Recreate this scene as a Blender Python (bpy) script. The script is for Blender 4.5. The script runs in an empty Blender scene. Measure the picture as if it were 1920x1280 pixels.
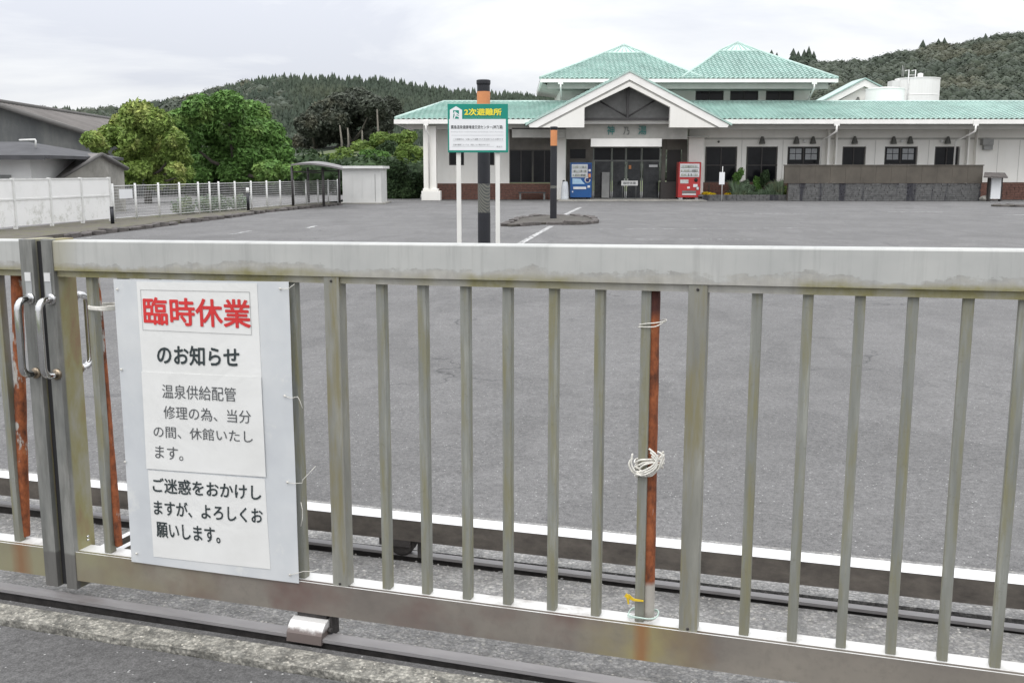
import bpy, bmesh, math, random
import numpy as np
from mathutils import Vector, Matrix
from mathutils import noise as mn
random.seed(4)
S = bpy.context.scene
COL = S.collection

# ------------------------------------------------------------------ camera, sky, sun, exposure
F_PX, HOR, H = 1900.0, 322.0, 1.5
PITCH = math.atan((640 - HOR) / F_PX)
CP, SP = math.cos(PITCH), math.sin(PITCH)
cam = bpy.data.cameras.new('camera')
cam.sensor_width = 36.0
cam.lens = 36.0 * F_PX / 1920.0
cam.clip_end = 6000
camo = bpy.data.objects.new('camera', cam)
COL.objects.link(camo)
camo.location = (0, 0, H)
camo.rotation_euler = (math.pi / 2 - PITCH, 0, 0)
S.camera = camo

W = bpy.data.worlds.new('World')
S.world = W
W.use_nodes = True
wt = W.node_tree
wt.nodes.clear()
SUN_EL, SUN_ROT = math.radians(58), math.radians(200)


def wn(t, **k):
    n = wt.nodes.new(t)
    for a, b in k.items():
        setattr(n, a, b)
    return n


def wmath(op, a, b=None, clamp=False):
    n = wn('ShaderNodeMath', operation=op, use_clamp=clamp)
    for i, v in enumerate((a, b)):
        if v is None:
            continue
        if isinstance(v, (int, float)):
            n.inputs[i].default_value = v
        else:
            wt.links.new(v, n.inputs[i])
    return n.outputs[0]


sky = wn('ShaderNodeTexSky', sky_type='NISHITA', sun_disc=False, sun_elevation=SUN_EL, sun_rotation=SUN_ROT)
tc = wn('ShaderNodeTexCoord')
sep = wn('ShaderNodeSeparateXYZ')
wt.links.new(tc.outputs['Generated'], sep.inputs[0])
mp = wn('ShaderNodeMapping')
mp.inputs['Scale'].default_value = (1.0, 1.0, 4.2)
mp.inputs['Location'].default_value = (0.3, 0.1, 0.4)
mp.inputs['Rotation'].default_value = (0.0, 0.12, 0.0)
wt.links.new(tc.outputs['Generated'], mp.inputs[0])
n1 = wn('ShaderNodeTexNoise')
n1.inputs['Scale'].default_value = 2.6
n1.inputs['Detail'].default_value = 8
n1.inputs['Roughness'].default_value = 0.55
n1.inputs['Distortion'].default_value = 0.35
wt.links.new(mp.outputs[0], n1.inputs['Vector'])
cr = wn('ShaderNodeValToRGB')
cr.color_ramp.elements[0].position = 0.38
cr.color_ramp.elements[0].color = (0.645, 0.665, 0.725, 1)
cr.color_ramp.elements[1].position = 0.61
cr.color_ramp.elements[1].color = (0.93, 0.93, 0.925, 1)
e = cr.color_ramp.elements.new(0.5)
e.color = (0.79, 0.802, 0.828, 1)
wt.links.new(n1.outputs['Fac'], cr.inputs[0])
# overcast sky: brighter overhead than at the horizon, the way a real overcast sky is
zz = wmath('MAXIMUM', sep.outputs['Z'], 0.0)
lum = wmath('MULTIPLY', wmath('ADD', wmath('MULTIPLY', zz, 1.9), 0.93), 10.1)
mul = wn('ShaderNodeVectorMath', operation='SCALE')
wt.links.new(cr.outputs[0], mul.inputs[0])
wt.links.new(lum, mul.inputs['Scale'])
mx = wn('ShaderNodeMixRGB')
mx.inputs[0].default_value = 0.93
wt.links.new(sky.outputs[0], mx.inputs[1])
wt.links.new(mul.outputs[0], mx.inputs[2])
bg = wn('ShaderNodeBackground')
bg.inputs[1].default_value = 0.1
wt.links.new(mx.outputs[0], bg.inputs[0])
wo = wn('ShaderNodeOutputWorld')
wt.links.new(bg.outputs[0], wo.inputs[0])

sl = bpy.data.lights.new('sun', 'SUN')
sl.energy = 0.9
sl.angle = math.radians(35)
sl.color = (1.0, 0.97, 0.92)
so = bpy.data.objects.new('sun', sl)
COL.objects.link(so)
sd = Vector((math.sin(SUN_ROT) * math.cos(SUN_EL), math.cos(SUN_ROT) * math.cos(SUN_EL), math.sin(SUN_EL)))
so.rotation_euler = sd.to_track_quat('Z', 'Y').to_euler()
so.location = (0, 0, 60)

S.view_settings.view_transform = 'Standard'
S.view_settings.look = 'None'
S.view_settings.exposure = 0.12
S.view_settings.gamma = 1.0
S.view_settings.use_curve_mapping = False

# ------------------------------------------------------------------ measuring helpers
def at(x, y, Y):
    """point of the plane at distance Y that the photograph shows at pixel x, y"""
    a = (x - 960) / F_PX
    b = -(y - 640) / F_PX
    t = Y / (CP + b * SP)
    return Vector((a * t, Y, H + (-SP + b * CP) * t))


def gr(x, y, z=0.0):
    a = (x - 960) / F_PX
    b = -(y - 640) / F_PX
    t = (z - H) / (-SP + b * CP)
    return Vector((a * t, (CP + b * SP) * t, z))


TH = math.radians(18.7)
CT, ST = math.cos(TH), math.sin(TH)
GS = 0.0142 * CT          # slope of the road along the gate
D0 = 2.9


def gs(x, y, off=0.0):
    """(s, z) on the gate-parallel plane 'off' behind the gate's front face"""
    a = (x - 960) / F_PX
    b = -(y - 640) / F_PX
    t = (D0 + off / CT) / ((CP + b * SP) + a * ST / CT)
    X, Yv, Z = a * t, (CP + b * SP) * t, H + (-SP + b * CP) * t
    s = X * CT - (Yv - D0) * ST
    return s, Z - GS * s


def gw(s, off, z):
    """gate coordinates to world"""
    return Vector((s * CT + off * ST, D0 - s * ST + off * CT, z + GS * s))


# ------------------------------------------------------------------ material helpers
MATS = {}


class NT:
    def __init__(self, name):
        m = bpy.data.materials.new(name)
        m.use_nodes = True
        self.m, self.t = m, m.node_tree
        self.b = self.t.nodes['Principled BSDF']
        self.tc = self.t.nodes.new('ShaderNodeTexCoord')
        MATS[name] = m

    def n(self, t, **k):
        x = self.t.nodes.new(t)
        for a, b in k.items():
            setattr(x, a, b)
        return x

    def put(self, sock, v):
        if v is None:
            return
        if isinstance(v, (int, float)):
            sock.default_value = v
        elif isinstance(v, (tuple, list)):
            sock.default_value = tuple(v) + ((1,) if len(v) == 3 and len(sock.default_value) == 4 else ())
        else:
            self.t.links.new(v, sock)

    def math(self, op, a, b=None, clamp=False):
        x = self.n('ShaderNodeMath', operation=op, use_clamp=clamp)
        self.put(x.inputs[0], a)
        self.put(x.inputs[1], b)
        return x.outputs[0]

    def noise(self, scale, detail=4, rough=0.55, sc=(1, 1, 1), loc=(0, 0, 0), dist=0.0, co='Object'):
        mpn = self.n('ShaderNodeMapping')
        mpn.inputs['Scale'].default_value = sc
        mpn.inputs['Location'].default_value = loc
        self.t.links.new(self.tc.outputs[co], mpn.inputs[0])
        x = self.n('ShaderNodeTexNoise')
        x.inputs['Scale'].default_value = scale
        x.inputs['Detail'].default_value = detail
        x.inputs['Roughness'].default_value = rough
        x.inputs['Distortion'].default_value = dist
        self.t.links.new(mpn.outputs[0], x.inputs['Vector'])
        return x.outputs['Fac']

    def voro(self, scale, out='Distance', sc=(1, 1, 1)):
        mpn = self.n('ShaderNodeMapping')
        mpn.inputs['Scale'].default_value = sc
        self.t.links.new(self.tc.outputs['Object'], mpn.inputs[0])
        x = self.n('ShaderNodeTexVoronoi')
        x.inputs['Scale'].default_value = scale
        self.t.links.new(mpn.outputs[0], x.inputs['Vector'])
        return x.outputs[out]

    def ramp(self, f, stops, interp='LINEAR'):
        r = self.n('ShaderNodeValToRGB')
        r.color_ramp.interpolation = interp
        els = r.color_ramp.elements
        while len(els) < len(stops):
            els.new(0.5)
        for el, (p, c) in zip(els, stops):
            el.position = p
            el.color = (c, c, c, 1) if isinstance(c, (int, float)) else tuple(c) + (1,)
        self.put(r.inputs[0], f)
        return r.outputs[0]

    def mix(self, f, a, b, mode='MIX'):
        x = self.n('ShaderNodeMixRGB', blend_type=mode)
        self.put(x.inputs[0], f)
        self.put(x.inputs[1], a)
        self.put(x.inputs[2], b)
        return x.outputs[0]

    def xyz(self):
        x = self.n('ShaderNodeSeparateXYZ')
        self.t.links.new(self.tc.outputs['Object'], x.inputs[0])
        return x.outputs

    def bump(self, h, strength=0.4, dist=0.01):
        x = self.n('ShaderNodeBump')
        x.inputs['Strength'].default_value = strength
        x.inputs['Distance'].default_value = dist
        self.put(x.inputs['Height'], h)
        self.t.links.new(x.outputs[0], self.b.inputs['Normal'])

    def done(self, col=None, rough=0.6, metal=0.0, spec=None, alpha=None):
        self.put(self.b.inputs['Base Color'], col)
        self.put(self.b.inputs['Roughness'], rough)
        self.put(self.b.inputs['Metallic'], metal)
        if spec is not None:
            self.put(self.b.inputs['Specular IOR Level'], spec)
        if alpha is not None:
            self.put(self.b.inputs['Alpha'], alpha)
        return self.m


def simple(name, c, rough=0.6, metal=0.0, var=0.12, scale=3.0, bump=0.0, sc=(1, 1, 1)):
    n = NT(name)
    f = n.noise(scale, 5, 0.6, sc)
    lo = tuple(v * (1 - var) for v in c)
    hi = tuple(min(1, v * (1 + var)) for v in c)
    if bump:
        n.bump(n.noise(scale * 8, 4), bump, 0.01)
    return n.done(n.ramp(f, [(0.3, lo), (0.7, hi)]), rough, metal)


# asphalt
def asphalt(name, base, speck):
    n = NT(name)
    big = n.ramp(n.noise(0.35, 5, 0.6), [(0.3, 0.86), (0.7, 1.1)])
    mid = n.ramp(n.noise(5, 5, 0.65), [(0.3, 0.88), (0.72, 1.1)])
    grain = n.ramp(n.noise(140, 3, 0.75), [(0.3, 0.55), (0.7, 1.45)])
    v = n.voro(95, 'Color')
    sepc = n.n('ShaderNodeSeparateColor')
    n.t.links.new(v, sepc.inputs[0])
    lit = n.ramp(sepc.outputs[0], [(0.955, 0.0), (0.975, 1.0)], 'CONSTANT')
    d = n.ramp(n.voro(95), [(0.25, 1.0), (0.4, 0.0)])
    c = n.mix(1.0, base, big, 'MULTIPLY')
    c = n.mix(1.0, c, mid, 'MULTIPLY')
    c = n.mix(0.9, c, grain, 'MULTIPLY')
    c = n.mix(1.0, c, n.ramp(n.noise(38, 4, 0.8), [(0.34, 0.72), (0.66, 1.28)]), 'MULTIPLY')
    c = n.mix(n.math('MULTIPLY', n.math('MULTIPLY', lit, d), 0.75), c, (speck, speck, speck * 0.97))
    # old patches, drips and tyre-polished lanes
    pat = n.ramp(n.noise(0.55, 3, 0.5, (1, .5, 1), (4, 2, 0), 0.6), [(0.46, 1.0), (0.475, 0.9), (0.56, 0.9), (0.575, 1.0)])
    c = n.mix(1.0, c, pat, 'MULTIPLY')
    oil = n.ramp(n.noise(1.7, 4, 0.6, (1, 1, 1), (8, 1, 0)), [(0.66, 1.0), (0.74, 0.7)])
    c = n.mix(1.0, c, oil, 'MULTIPLY')
    # cracks
    w = n.n('ShaderNodeTexVoronoi', feature='DISTANCE_TO_EDGE')
    w.inputs['Scale'].default_value = 0.22
    mp_ = n.n('ShaderNodeVectorMath', operation='ADD')
    n.t.links.new(n.tc.outputs['Object'], mp_.inputs[0])
    nz = n.n('ShaderNodeTexNoise')
    nz.inputs['Scale'].default_value = 1.6
    nz.inputs['Detail'].default_value = 6
    n.t.links.new(n.tc.outputs['Object'], nz.inputs['Vector'])
    n.t.links.new(nz.outputs['Color'], mp_.inputs[1])
    n.t.links.new(mp_.outputs[0], w.inputs['Vector'])
    crk = n.math('MULTIPLY', n.ramp(w.outputs['Distance'], [(0.0, 1.0), (0.0035, 0.0)]),
                 n.ramp(n.noise(0.9, 3), [(0.46, 0.0), (0.58, 0.7)]))
    c = n.mix(crk, c, (0.03, 0.03, 0.032))
    n.bump(n.noise(150, 3, 0.7), 0.55, 0.006)
    return n.done(c, 0.85, spec=0.35)


asphalt('lot_asphalt', (0.150, 0.1475, 0.146), 0.55)
asphalt('road_asphalt', (0.130, 0.1275, 0.1265), 0.6)

n = NT('exposed_aggregate')
v = n.voro(75, 'Color')
sc_ = n.n('ShaderNodeSeparateColor')
n.t.links.new(v, sc_.inputs[0])
stone = n.ramp(sc_.outputs[0], [(0.0, (0.13, 0.13, 0.13)), (0.35, (0.27, 0.265, 0.26)), (0.7, (0.38, 0.37, 0.355)), (0.93, (0.55, 0.53, 0.49))])
dirt = n.ramp(n.noise(9, 5, 0.7), [(0.38, 0.66), (0.66, 1.12)])
fine = n.ramp(n.noise(120, 5, 0.8), [(0.38, (0.13, 0.13, 0.13)), (0.5, (0.27, 0.265, 0.26)), (0.62, (0.46, 0.45, 0.43))])
stone = n.mix(0.6, stone, fine)
c = n.mix(1.0, stone, dirt, 'MULTIPLY')
edge = n.ramp(n.voro(75), [(0.35, 0.0), (0.65, 0.4)])
c = n.mix(edge, c, (0.13, 0.128, 0.12))
n.bump(n.math('SUBTRACT', 1.0, n.voro(75)), 0.6, 0.007)
n.done(c, 0.85)

n = NT('pale_aggregate')
v = n.voro(60, 'Color')
sc_ = n.n('ShaderNodeSeparateColor')
n.t.links.new(v, sc_.inputs[0])
stone = n.ramp(sc_.outputs[0], [(0.0, (0.2, 0.195, 0.18)), (0.3, (0.30, 0.29, 0.26)), (0.75, (0.42, 0.40, 0.35)), (0.95, (0.55, 0.53, 0.47))])
dirt = n.ramp(n.noise(16, 6, 0.75), [(0.38, 0.32), (0.6, 1.02)])
fine = n.ramp(n.noise(90, 5, 0.8), [(0.38, (0.15, 0.145, 0.13)), (0.5, (0.36, 0.345, 0.30)), (0.6, (0.62, 0.59, 0.52))])
stone = n.mix(0.65, stone, fine)
c = n.mix(1.0, stone, dirt, 'MULTIPLY')
c = n.mix(n.ramp(n.voro(60), [(0.35, 0.0), (0.65, 0.45)]), c, (0.11, 0.11, 0.10))
n.bump(n.math('SUBTRACT', 1.0, n.voro(60)), 0.6, 0.008)
n.done(c, 0.85)

# gate materials (object coordinates are gate coordinates: x along, y back, z up)
def gz(n):
    o = n.xyz()
    return n.math('SUBTRACT', o[2], n.math('MULTIPLY', o[0], GS)), o


n = NT('rail_aluminium')
z, o = gz(n)
nz1 = n.noise(3.2, 6, 0.68, (1, 1, 2.5))
nz2 = n.noise(14, 6, 0.7, (1, 1, 1))
edge_h = n.math('ADD', n.math('MULTIPLY', n.math('SUBTRACT', nz1, 0.5), 0.14), n.math('MULTIPLY', n.math('SUBTRACT', nz2, 0.5), 0.03))
dd = n.math('SUBTRACT', n.math('ADD', 1.222, edge_h), z)     # > 0 below the tide line
below = n.ramp(n.math('MULTIPLY', dd, 20.0), [(0.0, 0.0), (0.22, 1.0)])
line = n.math('MULTIPLY', n.ramp(n.math('MULTIPLY', dd, 20.0), [(0.0, 0.0), (0.06, 1.0), (0.28, 0.0)]), n.ramp(nz2, [(0.42, 0.0), (0.62, 0.8)]))
clean = n.ramp(n.noise(5, 5), [(0.3, (0.41, 0.415, 0.402)), (0.7, (0.495, 0.497, 0.476))])
dirty = n.ramp(n.noise(22, 5, 0.7), [(0.3, (0.335, 0.325, 0.30)), (0.7, (0.455, 0.445, 0.41))])
c = n.mix(below, clean, dirty)
c = n.mix(n.math('MULTIPLY', line, 0.8), c, (0.24, 0.235, 0.22))
alg_m = n.math('MULTIPLY', n.ramp(n.noise(2.1, 3, 0.6, (1, 1, 0.3), (3, 0, 0)), [(0.40, 0.0), (0.52, 1.0)]),
               n.ramp(n.math('MULTIPLY', n.math('SUBTRACT', n.math('ADD', 1.212, n.math('MULTIPLY', edge_h, 0.5)), z), 30), [(0.0, 0.0), (0.5, 1.0)]))
c = n.mix(n.math('MULTIPLY', alg_m, n.ramp(n.noise(11, 5, 0.7), [(0.35, 0.35), (0.6, 0.95)])), c, (0.235, 0.215, 0.09))
# algae at the left end, by the lock post
endm = n.math('MULTIPLY', n.ramp(n.math('ADD', n.math('ADD', o[0], 1.637), n.math('MULTIPLY', nz2, 0.06)), [(0.0, 1.0), (0.14, 0.0)]), n.ramp(n.math('ADD', o[0], 1.66), [(0.0, 0.0), (0.001, 1.0)]))
c = n.mix(n.math('MULTIPLY', endm, 0.7), c, (0.27, 0.24, 0.12))
str_ = n.ramp(n.noise(5, 5, 0.7, (6, 1, 0.35), (2, 2, 2)), [(0.5, 1.0), (0.7, 0.84)])
c = n.mix(1.0, c, str_, 'MULTIPLY')
n.bump(n.noise(4, 3), 0.08, 0.01)
n.done(c, 0.5, 0.1)

n = NT('bar_aluminium')
z, o = gz(n)
st1 = n.noise(4, 5, 0.65, (9, 3, 0.8))
st2 = n.noise(9, 5, 0.65, (5, 3, 0.5), (4, 2, 1))
c = n.ramp(st1, [(0.3, (0.185, 0.19, 0.17)), (0.55, (0.245, 0.25, 0.226)), (0.75, (0.34, 0.345, 0.31))])
alg = n.ramp(st2, [(0.45, 0.0), (0.66, 0.8)])
c = n.mix(alg, c, (0.215, 0.20, 0.105))
low = n.ramp(z, [(0.18, 0.5), (0.42, 0.0)])
c = n.mix(low, c, (0.17, 0.165, 0.125))
c = n.mix(n.ramp(n.noise(60, 3, 0.7), [(0.6, 0.0), (0.75, 0.4)]), c, (0.15, 0.14, 0.10))
n.done(c, 0.6, 0.1)

n = NT('post_aluminium')
z, o = gz(n)
st1 = n.noise(3, 5, 0.65, (5, 2, 0.8))
c = n.ramp(st1, [(0.3, (0.19, 0.188, 0.165)), (0.55, (0.25, 0.248, 0.218)), (0.75, (0.335, 0.33, 0.29))])
alg = n.math('MULTIPLY', n.ramp(n.noise(5, 5, 0.65, (6, 3, 0.6), (1, 5, 2)), [(0.47, 0.0), (0.62, 0.8)]), 1.0)
c = n.mix(alg, c, (0.22, 0.195, 0.10))
n.done(c, 0.55, 0.15)

n = NT('lock_post_metal')
z, o = gz(n)
c = n.ramp(n.noise(4, 4, 0.6, (4, 2, 1)), [(0.3, (0.12, 0.125, 0.118)), (0.5, (0.19, 0.192, 0.18)), (0.7, (0.27, 0.268, 0.25))])
c = n.mix(n.ramp(n.noise(7, 5, 0.7, (5, 2, 0.5), (3, 3, 3)), [(0.5, 0.0), (0.68, 0.6)]), c, (0.10, 0.098, 0.085))
back = n.ramp(o[1], [(0.012, 0.0), (0.02, 1.0)])
oliv = n.ramp(n.noise(4, 5, 0.7, (2, 2, 0.8), (7, 1, 1)), [(0.35, (0.31, 0.30, 0.235)), (0.52, (0.27, 0.25, 0.12)), (0.66, (0.25, 0.175, 0.10))])
c = n.mix(back, c, oliv)
wet = n.ramp(n.math('ADD', z, n.math('MULTIPLY', n.noise(30, 3), 0.01)), [(0.185, 0.7), (0.192, 0.0)])
c = n.mix(wet, c, (0.09, 0.085, 0.08))
n.done(c, 0.55, 0.0)

n = NT('bottom_rail_metal')
z, o = gz(n)
f1 = n.noise(2.2, 5, 0.6, (1, 1, 1.8))
c = n.ramp(f1, [(0.3, (0.15, 0.13, 0.118)), (0.5, (0.21, 0.19, 0.165)), (0.7, (0.26, 0.235, 0.20))])
c = n.mix(n.ramp(n.noise(3.1, 4, 0.6, (1, 1, 1), (9, 3, 2)), [(0.48, 0.0), (0.66, 0.85)]), c, (0.155, 0.10, 0.088))
c = n.mix(n.ramp(n.noise(26, 5, 0.7), [(0.5, 0.0), (0.75, 0.5)]), c, (0.14, 0.125, 0.11))
leftg = n.math('MULTIPLY', n.ramp(o[0], [(-0.0, 0.0), (0.0, 0.0)]), 1.0)
lg = n.n('ShaderNodeMapRange')
n.put(lg.inputs[0], n.math('ADD', o[0], n.math('MULTIPLY', n.noise(6, 4), 0.6)))
lg.inputs[1].default_value = -1.25
lg.inputs[2].default_value = -0.7
lg.inputs[3].default_value = 0.8
lg.inputs[4].default_value = 0.0
c = n.mix(n.math('MULTIPLY', lg.outputs[0], n.ramp(n.noise(5, 4), [(0.35, 0.5), (0.6, 1.0)])), c, (0.27, 0.255, 0.155))
# algae and rust run-off under the rusted pipe
px_ = n.math('ABSOLUTE', n.math('SUBTRACT', o[0], 0.40))
gm = n.math('MULTIPLY', n.ramp(n.math('ADD', px_, n.math('MULTIPLY', n.noise(9, 4), 0.1)), [(0.07, 1.0), (0.26, 0.0)]), n.ramp(n.noise(8, 4), [(0.35, 0.3), (0.6, 0.9)]))
c = n.mix(gm, c, (0.30, 0.26, 0.12))
rm = n.ramp(n.math('ADD', px_, n.math('MULTIPLY', n.noise(14, 4, 0.6, (1, 1, 0.3)), 0.04)), [(0.022, 0.85), (0.05, 0.0)])
c = n.mix(rm, c, (0.27, 0.13, 0.055))
px2 = n.math('ABSOLUTE', n.math('ADD', o[0], 1.885))
rm2 = n.ramp(n.math('ADD', px2, n.math('MULTIPLY', n.noise(14, 4, 0.6, (1, 1, 0.3)), 0.04)), [(0.03, 0.85), (0.075, 0.0)])
c = n.mix(rm2, c, (0.23, 0.12, 0.06))
# upward faces painted paler for the sky's reflection, with random darker spots
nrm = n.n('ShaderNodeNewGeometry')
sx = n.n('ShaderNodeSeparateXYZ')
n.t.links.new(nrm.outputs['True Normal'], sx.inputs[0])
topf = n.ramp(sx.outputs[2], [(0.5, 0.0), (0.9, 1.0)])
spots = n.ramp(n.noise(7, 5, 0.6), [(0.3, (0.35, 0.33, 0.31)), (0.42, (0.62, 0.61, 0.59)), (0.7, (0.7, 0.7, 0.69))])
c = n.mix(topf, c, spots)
n.done(c, 0.5, 0.1)

n = NT('rear_beam_metal')
z, o = gz(n)
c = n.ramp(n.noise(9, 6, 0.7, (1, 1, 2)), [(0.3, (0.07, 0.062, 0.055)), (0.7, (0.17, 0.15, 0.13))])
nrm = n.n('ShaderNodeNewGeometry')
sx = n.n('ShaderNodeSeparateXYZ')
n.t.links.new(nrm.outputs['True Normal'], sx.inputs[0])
c = n.mix(n.ramp(sx.outputs[2], [(0.5, 0.0), (0.9, 1.0)]), c, (0.72, 0.72, 0.72))  # upward faces whitened: the sky's reflection painted into the colour
n.done(c, 0.5, 0.1)

n = NT('galvanised_track')
c = n.ramp(n.noise(12, 5, 0.7, (0.3, 1, 1)), [(0.3, (0.27, 0.26, 0.263)), (0.7, (0.36, 0.345, 0.345))])
c = n.mix(n.ramp(n.noise(5, 5, 0.7, (0.3, 1, 1)), [(0.55, 0.0), (0.72, 0.5)]), c, (0.15, 0.12, 0.11))
n.done(c, 0.45, 0.3)


def rusty(name, seed, amount, dark):
    n = NT(name)
    f = n.noise(7, 6, 0.65, (2.2, 2.2, 0.9), (seed, 0, 0))
    rust = n.ramp(n.noise(30, 6, 0.7, (1, 1, 0.6)), [(0.34, (0.075, 0.026, 0.014)), (0.48, (0.20, 0.062, 0.024)), (0.6, (0.30, 0.095, 0.035)), (0.72, (0.36, 0.15, 0.07))])
    paint = n.ramp(n.noise(8, 4), [(0.3, (0.30, 0.31, 0.31)), (0.7, (0.42, 0.43, 0.43))])
    m = n.ramp(f, [(amount - 0.02, 1.0), (amount + 0.02, 0.0)])
    c = n.mix(m, paint, rust)
    z = n.xyz()[2]
    c = n.mix(n.ramp(z, [(dark, 0.0), (dark + 0.03, 0.85)]), c, (0.05, 0.018, 0.02))
    lowp = n.ramp(n.math('ADD', z, n.math('MULTIPLY', n.noise(20, 3), 0.02)), [(0.125, 1.0), (0.14, 0.0)])
    if name == 'rust_right':
        c = n.mix(lowp, c, (0.36, 0.36, 0.35))
    n.bump(n.noise(60, 5, 0.7), 0.5, 0.004)
    c = n.mix(1.0, c, (1.15, 1.08, 1.0), 'MULTIPLY')
    return n.done(c, 0.8)


rusty('rust_right', 1.0, 0.66, 0.90)
rusty('rust_left', 5.0, 0.61, 1.30)
rusty('rust_far', 2.0, 0.60, 1.02)

simple('chrome', (0.62, 0.62, 0.62), 0.12, 1.0, 0.08, 20)
simple('brass_stain', (0.33, 0.27, 0.2), 0.3, 0.9, 0.4, 40)
simple('rubber_shade_black', (0.02, 0.02, 0.022), 0.8)
simple('dark_iron', (0.055, 0.05, 0.048), 0.7, 0.2, 0.4, 20, 0.3)
n = NT('scuffed_steel')
z = n.xyz()[2]
c = n.ramp(n.math('ADD', z, n.math('MULTIPLY', n.math('SUBTRACT', n.noise(40, 5, 0.7), 0.5), 0.03)), [(0.030, (0.16, 0.13, 0.12)), (0.042, (0.72, 0.71, 0.69))])
n.done(c, 0.45, 0.25)
simple('twine', (0.74, 0.72, 0.66), 0.8, 0, 0.2, 60, 0.3)
simple('pale_green_cord', (0.5, 0.62, 0.56), 0.7)
simple('yellow_tape', (0.75, 0.52, 0.03), 0.5)
simple('sticker', (0.66, 0.66, 0.65), 0.5)
simple('sticker_grey', (0.36, 0.37, 0.37), 0.5)

# notice
n = NT('laminate')
c = n.ramp(n.noise(2.5, 5, 0.6), [(0.3, (0.51, 0.53, 0.555)), (0.5, (0.585, 0.605, 0.62)), (0.7, (0.67, 0.68, 0.68))])
c = n.mix(n.ramp(n.noise(9, 5, 0.7), [(0.58, 0.0), (0.68, 0.4)]), c, (0.74, 0.74, 0.70))
n.bump(n.noise(2.5, 3, 0.5), 0.35, 0.03)
n.done(c, 0.22)
n = NT('paper')
c = n.ramp(n.noise(5, 5, 0.6), [(0.3, (0.72, 0.72, 0.70)), (0.7, (0.78, 0.78, 0.765))])
n.bump(n.noise(4, 4, 0.6, dist=0.5), 0.3, 0.02)
n.done(c, 0.35)
simple('red_print', (0.62, 0.035, 0.035), 0.5, 0, 0.08)
simple('black_print', (0.03, 0.042, 0.045), 0.5, 0, 0.1)
simple('grey_print', (0.085, 0.09, 0.095), 0.5, 0, 0.1)
simple('frame_print', (0.25, 0.25, 0.25), 0.5)
simple('faint_print', (0.45, 0.45, 0.46), 0.5)

# building
n = NT('stucco')
c = n.ramp(n.noise(0.9, 6, 0.65, (1, 1, 0.45)), [(0.3, (0.80, 0.78, 0.73)), (0.7, (0.87, 0.855, 0.81))])
c = n.mix(n.ramp(n.noise(2.5, 6, 0.7, (2.5, 1, 0.3)), [(0.55, 0.0), (0.8, 0.2)]), c, (0.44, 0.42, 0.38))
n.bump(n.noise(30, 4), 0.25, 0.01)
n.done(c, 0.8)
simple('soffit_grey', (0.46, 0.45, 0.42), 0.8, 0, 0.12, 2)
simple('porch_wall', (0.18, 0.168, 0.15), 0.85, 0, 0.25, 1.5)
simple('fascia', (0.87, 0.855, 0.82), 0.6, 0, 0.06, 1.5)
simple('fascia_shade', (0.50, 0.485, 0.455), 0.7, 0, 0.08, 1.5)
n = NT('teal_tile')
c = n.ramp(n.noise(1.3, 5, 0.7), [(0.3, (0.27, 0.42, 0.375)), (0.7, (0.37, 0.525, 0.475))])
c = n.mix(n.ramp(n.noise(14, 4, 0.7), [(0.4, 0.0), (0.75, 0.6)]), c, (0.50, 0.62, 0.58))
g_ = n.n('ShaderNodeNewGeometry')
c = n.mix(1.0, c, n.ramp(n.noise(0.5, 6, 0.75, loc=(3, 1, 0)), [(0.35, 0.82), (0.6, 1.05)]), 'MULTIPLY')
n.done(c, 0.3)
simple('teal_cap', (0.42, 0.57, 0.515), 0.3, 0, 0.12, 3)
simple('gablet_pale', (0.50, 0.66, 0.61), 0.3, 0, 0.08, 3)
simple('brick_brown', (0.155, 0.078, 0.06), 0.85, 0, 0.35, 9, 0.3)
simple('brick_dark', (0.13, 0.065, 0.05), 0.85, 0, 0.35, 9, 0.3)
simple('mortar', (0.10, 0.085, 0.075), 0.9)
n = NT('dark_glass')
n.done(n.ramp(n.noise(0.8, 3), [(0.3, (0.004, 0.0045, 0.006)), (0.7, (0.018, 0.0185, 0.021))]), 0.15, spec=0.22)
n = NT('entrance_glass')
n.done(n.ramp(n.noise(1.8, 5, 0.7), [(0.3, (0.012, 0.013, 0.015)), (0.7, (0.065, 0.068, 0.072))]), 0.12, spec=0.4)
simple('lace_curtain', (0.32, 0.33, 0.34), 0.7, 0, 0.2, 12)
simple('frame_dark', (0.035, 0.03, 0.028), 0.5)
simple('frame_grey', (0.17, 0.175, 0.17), 0.45, 0.3)
simple('timber_dark', (0.05, 0.048, 0.048), 0.7, 0, 0.2, 5)
simple('gable_louvre', (0.19, 0.19, 0.185), 0.7, 0, 0.15, 4)
simple('teal_letter', (0.03, 0.22, 0.20), 0.4)
simple('grey_letter', (0.16, 0.17, 0.16), 0.5)
simple('lamp_bronze', (0.10, 0.10, 0.09), 0.5)
simple('opal', (0.7, 0.7, 0.68), 0.4)
simple('unit_grey', (0.30, 0.30, 0.29), 0.6)
simple('tank_white', (0.72, 0.715, 0.70), 0.5, 0, 0.06, 1.2, sc=(1, 1, 0.3))
n = NT('tank_paint')
c = n.ramp(n.noise(1.0, 5, 0.6, (1.5, 1.5, 0.2)), [(0.3, (0.80, 0.79, 0.765)), (0.7, (0.87, 0.86, 0.84))])
n.done(c, 0.5)
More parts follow.
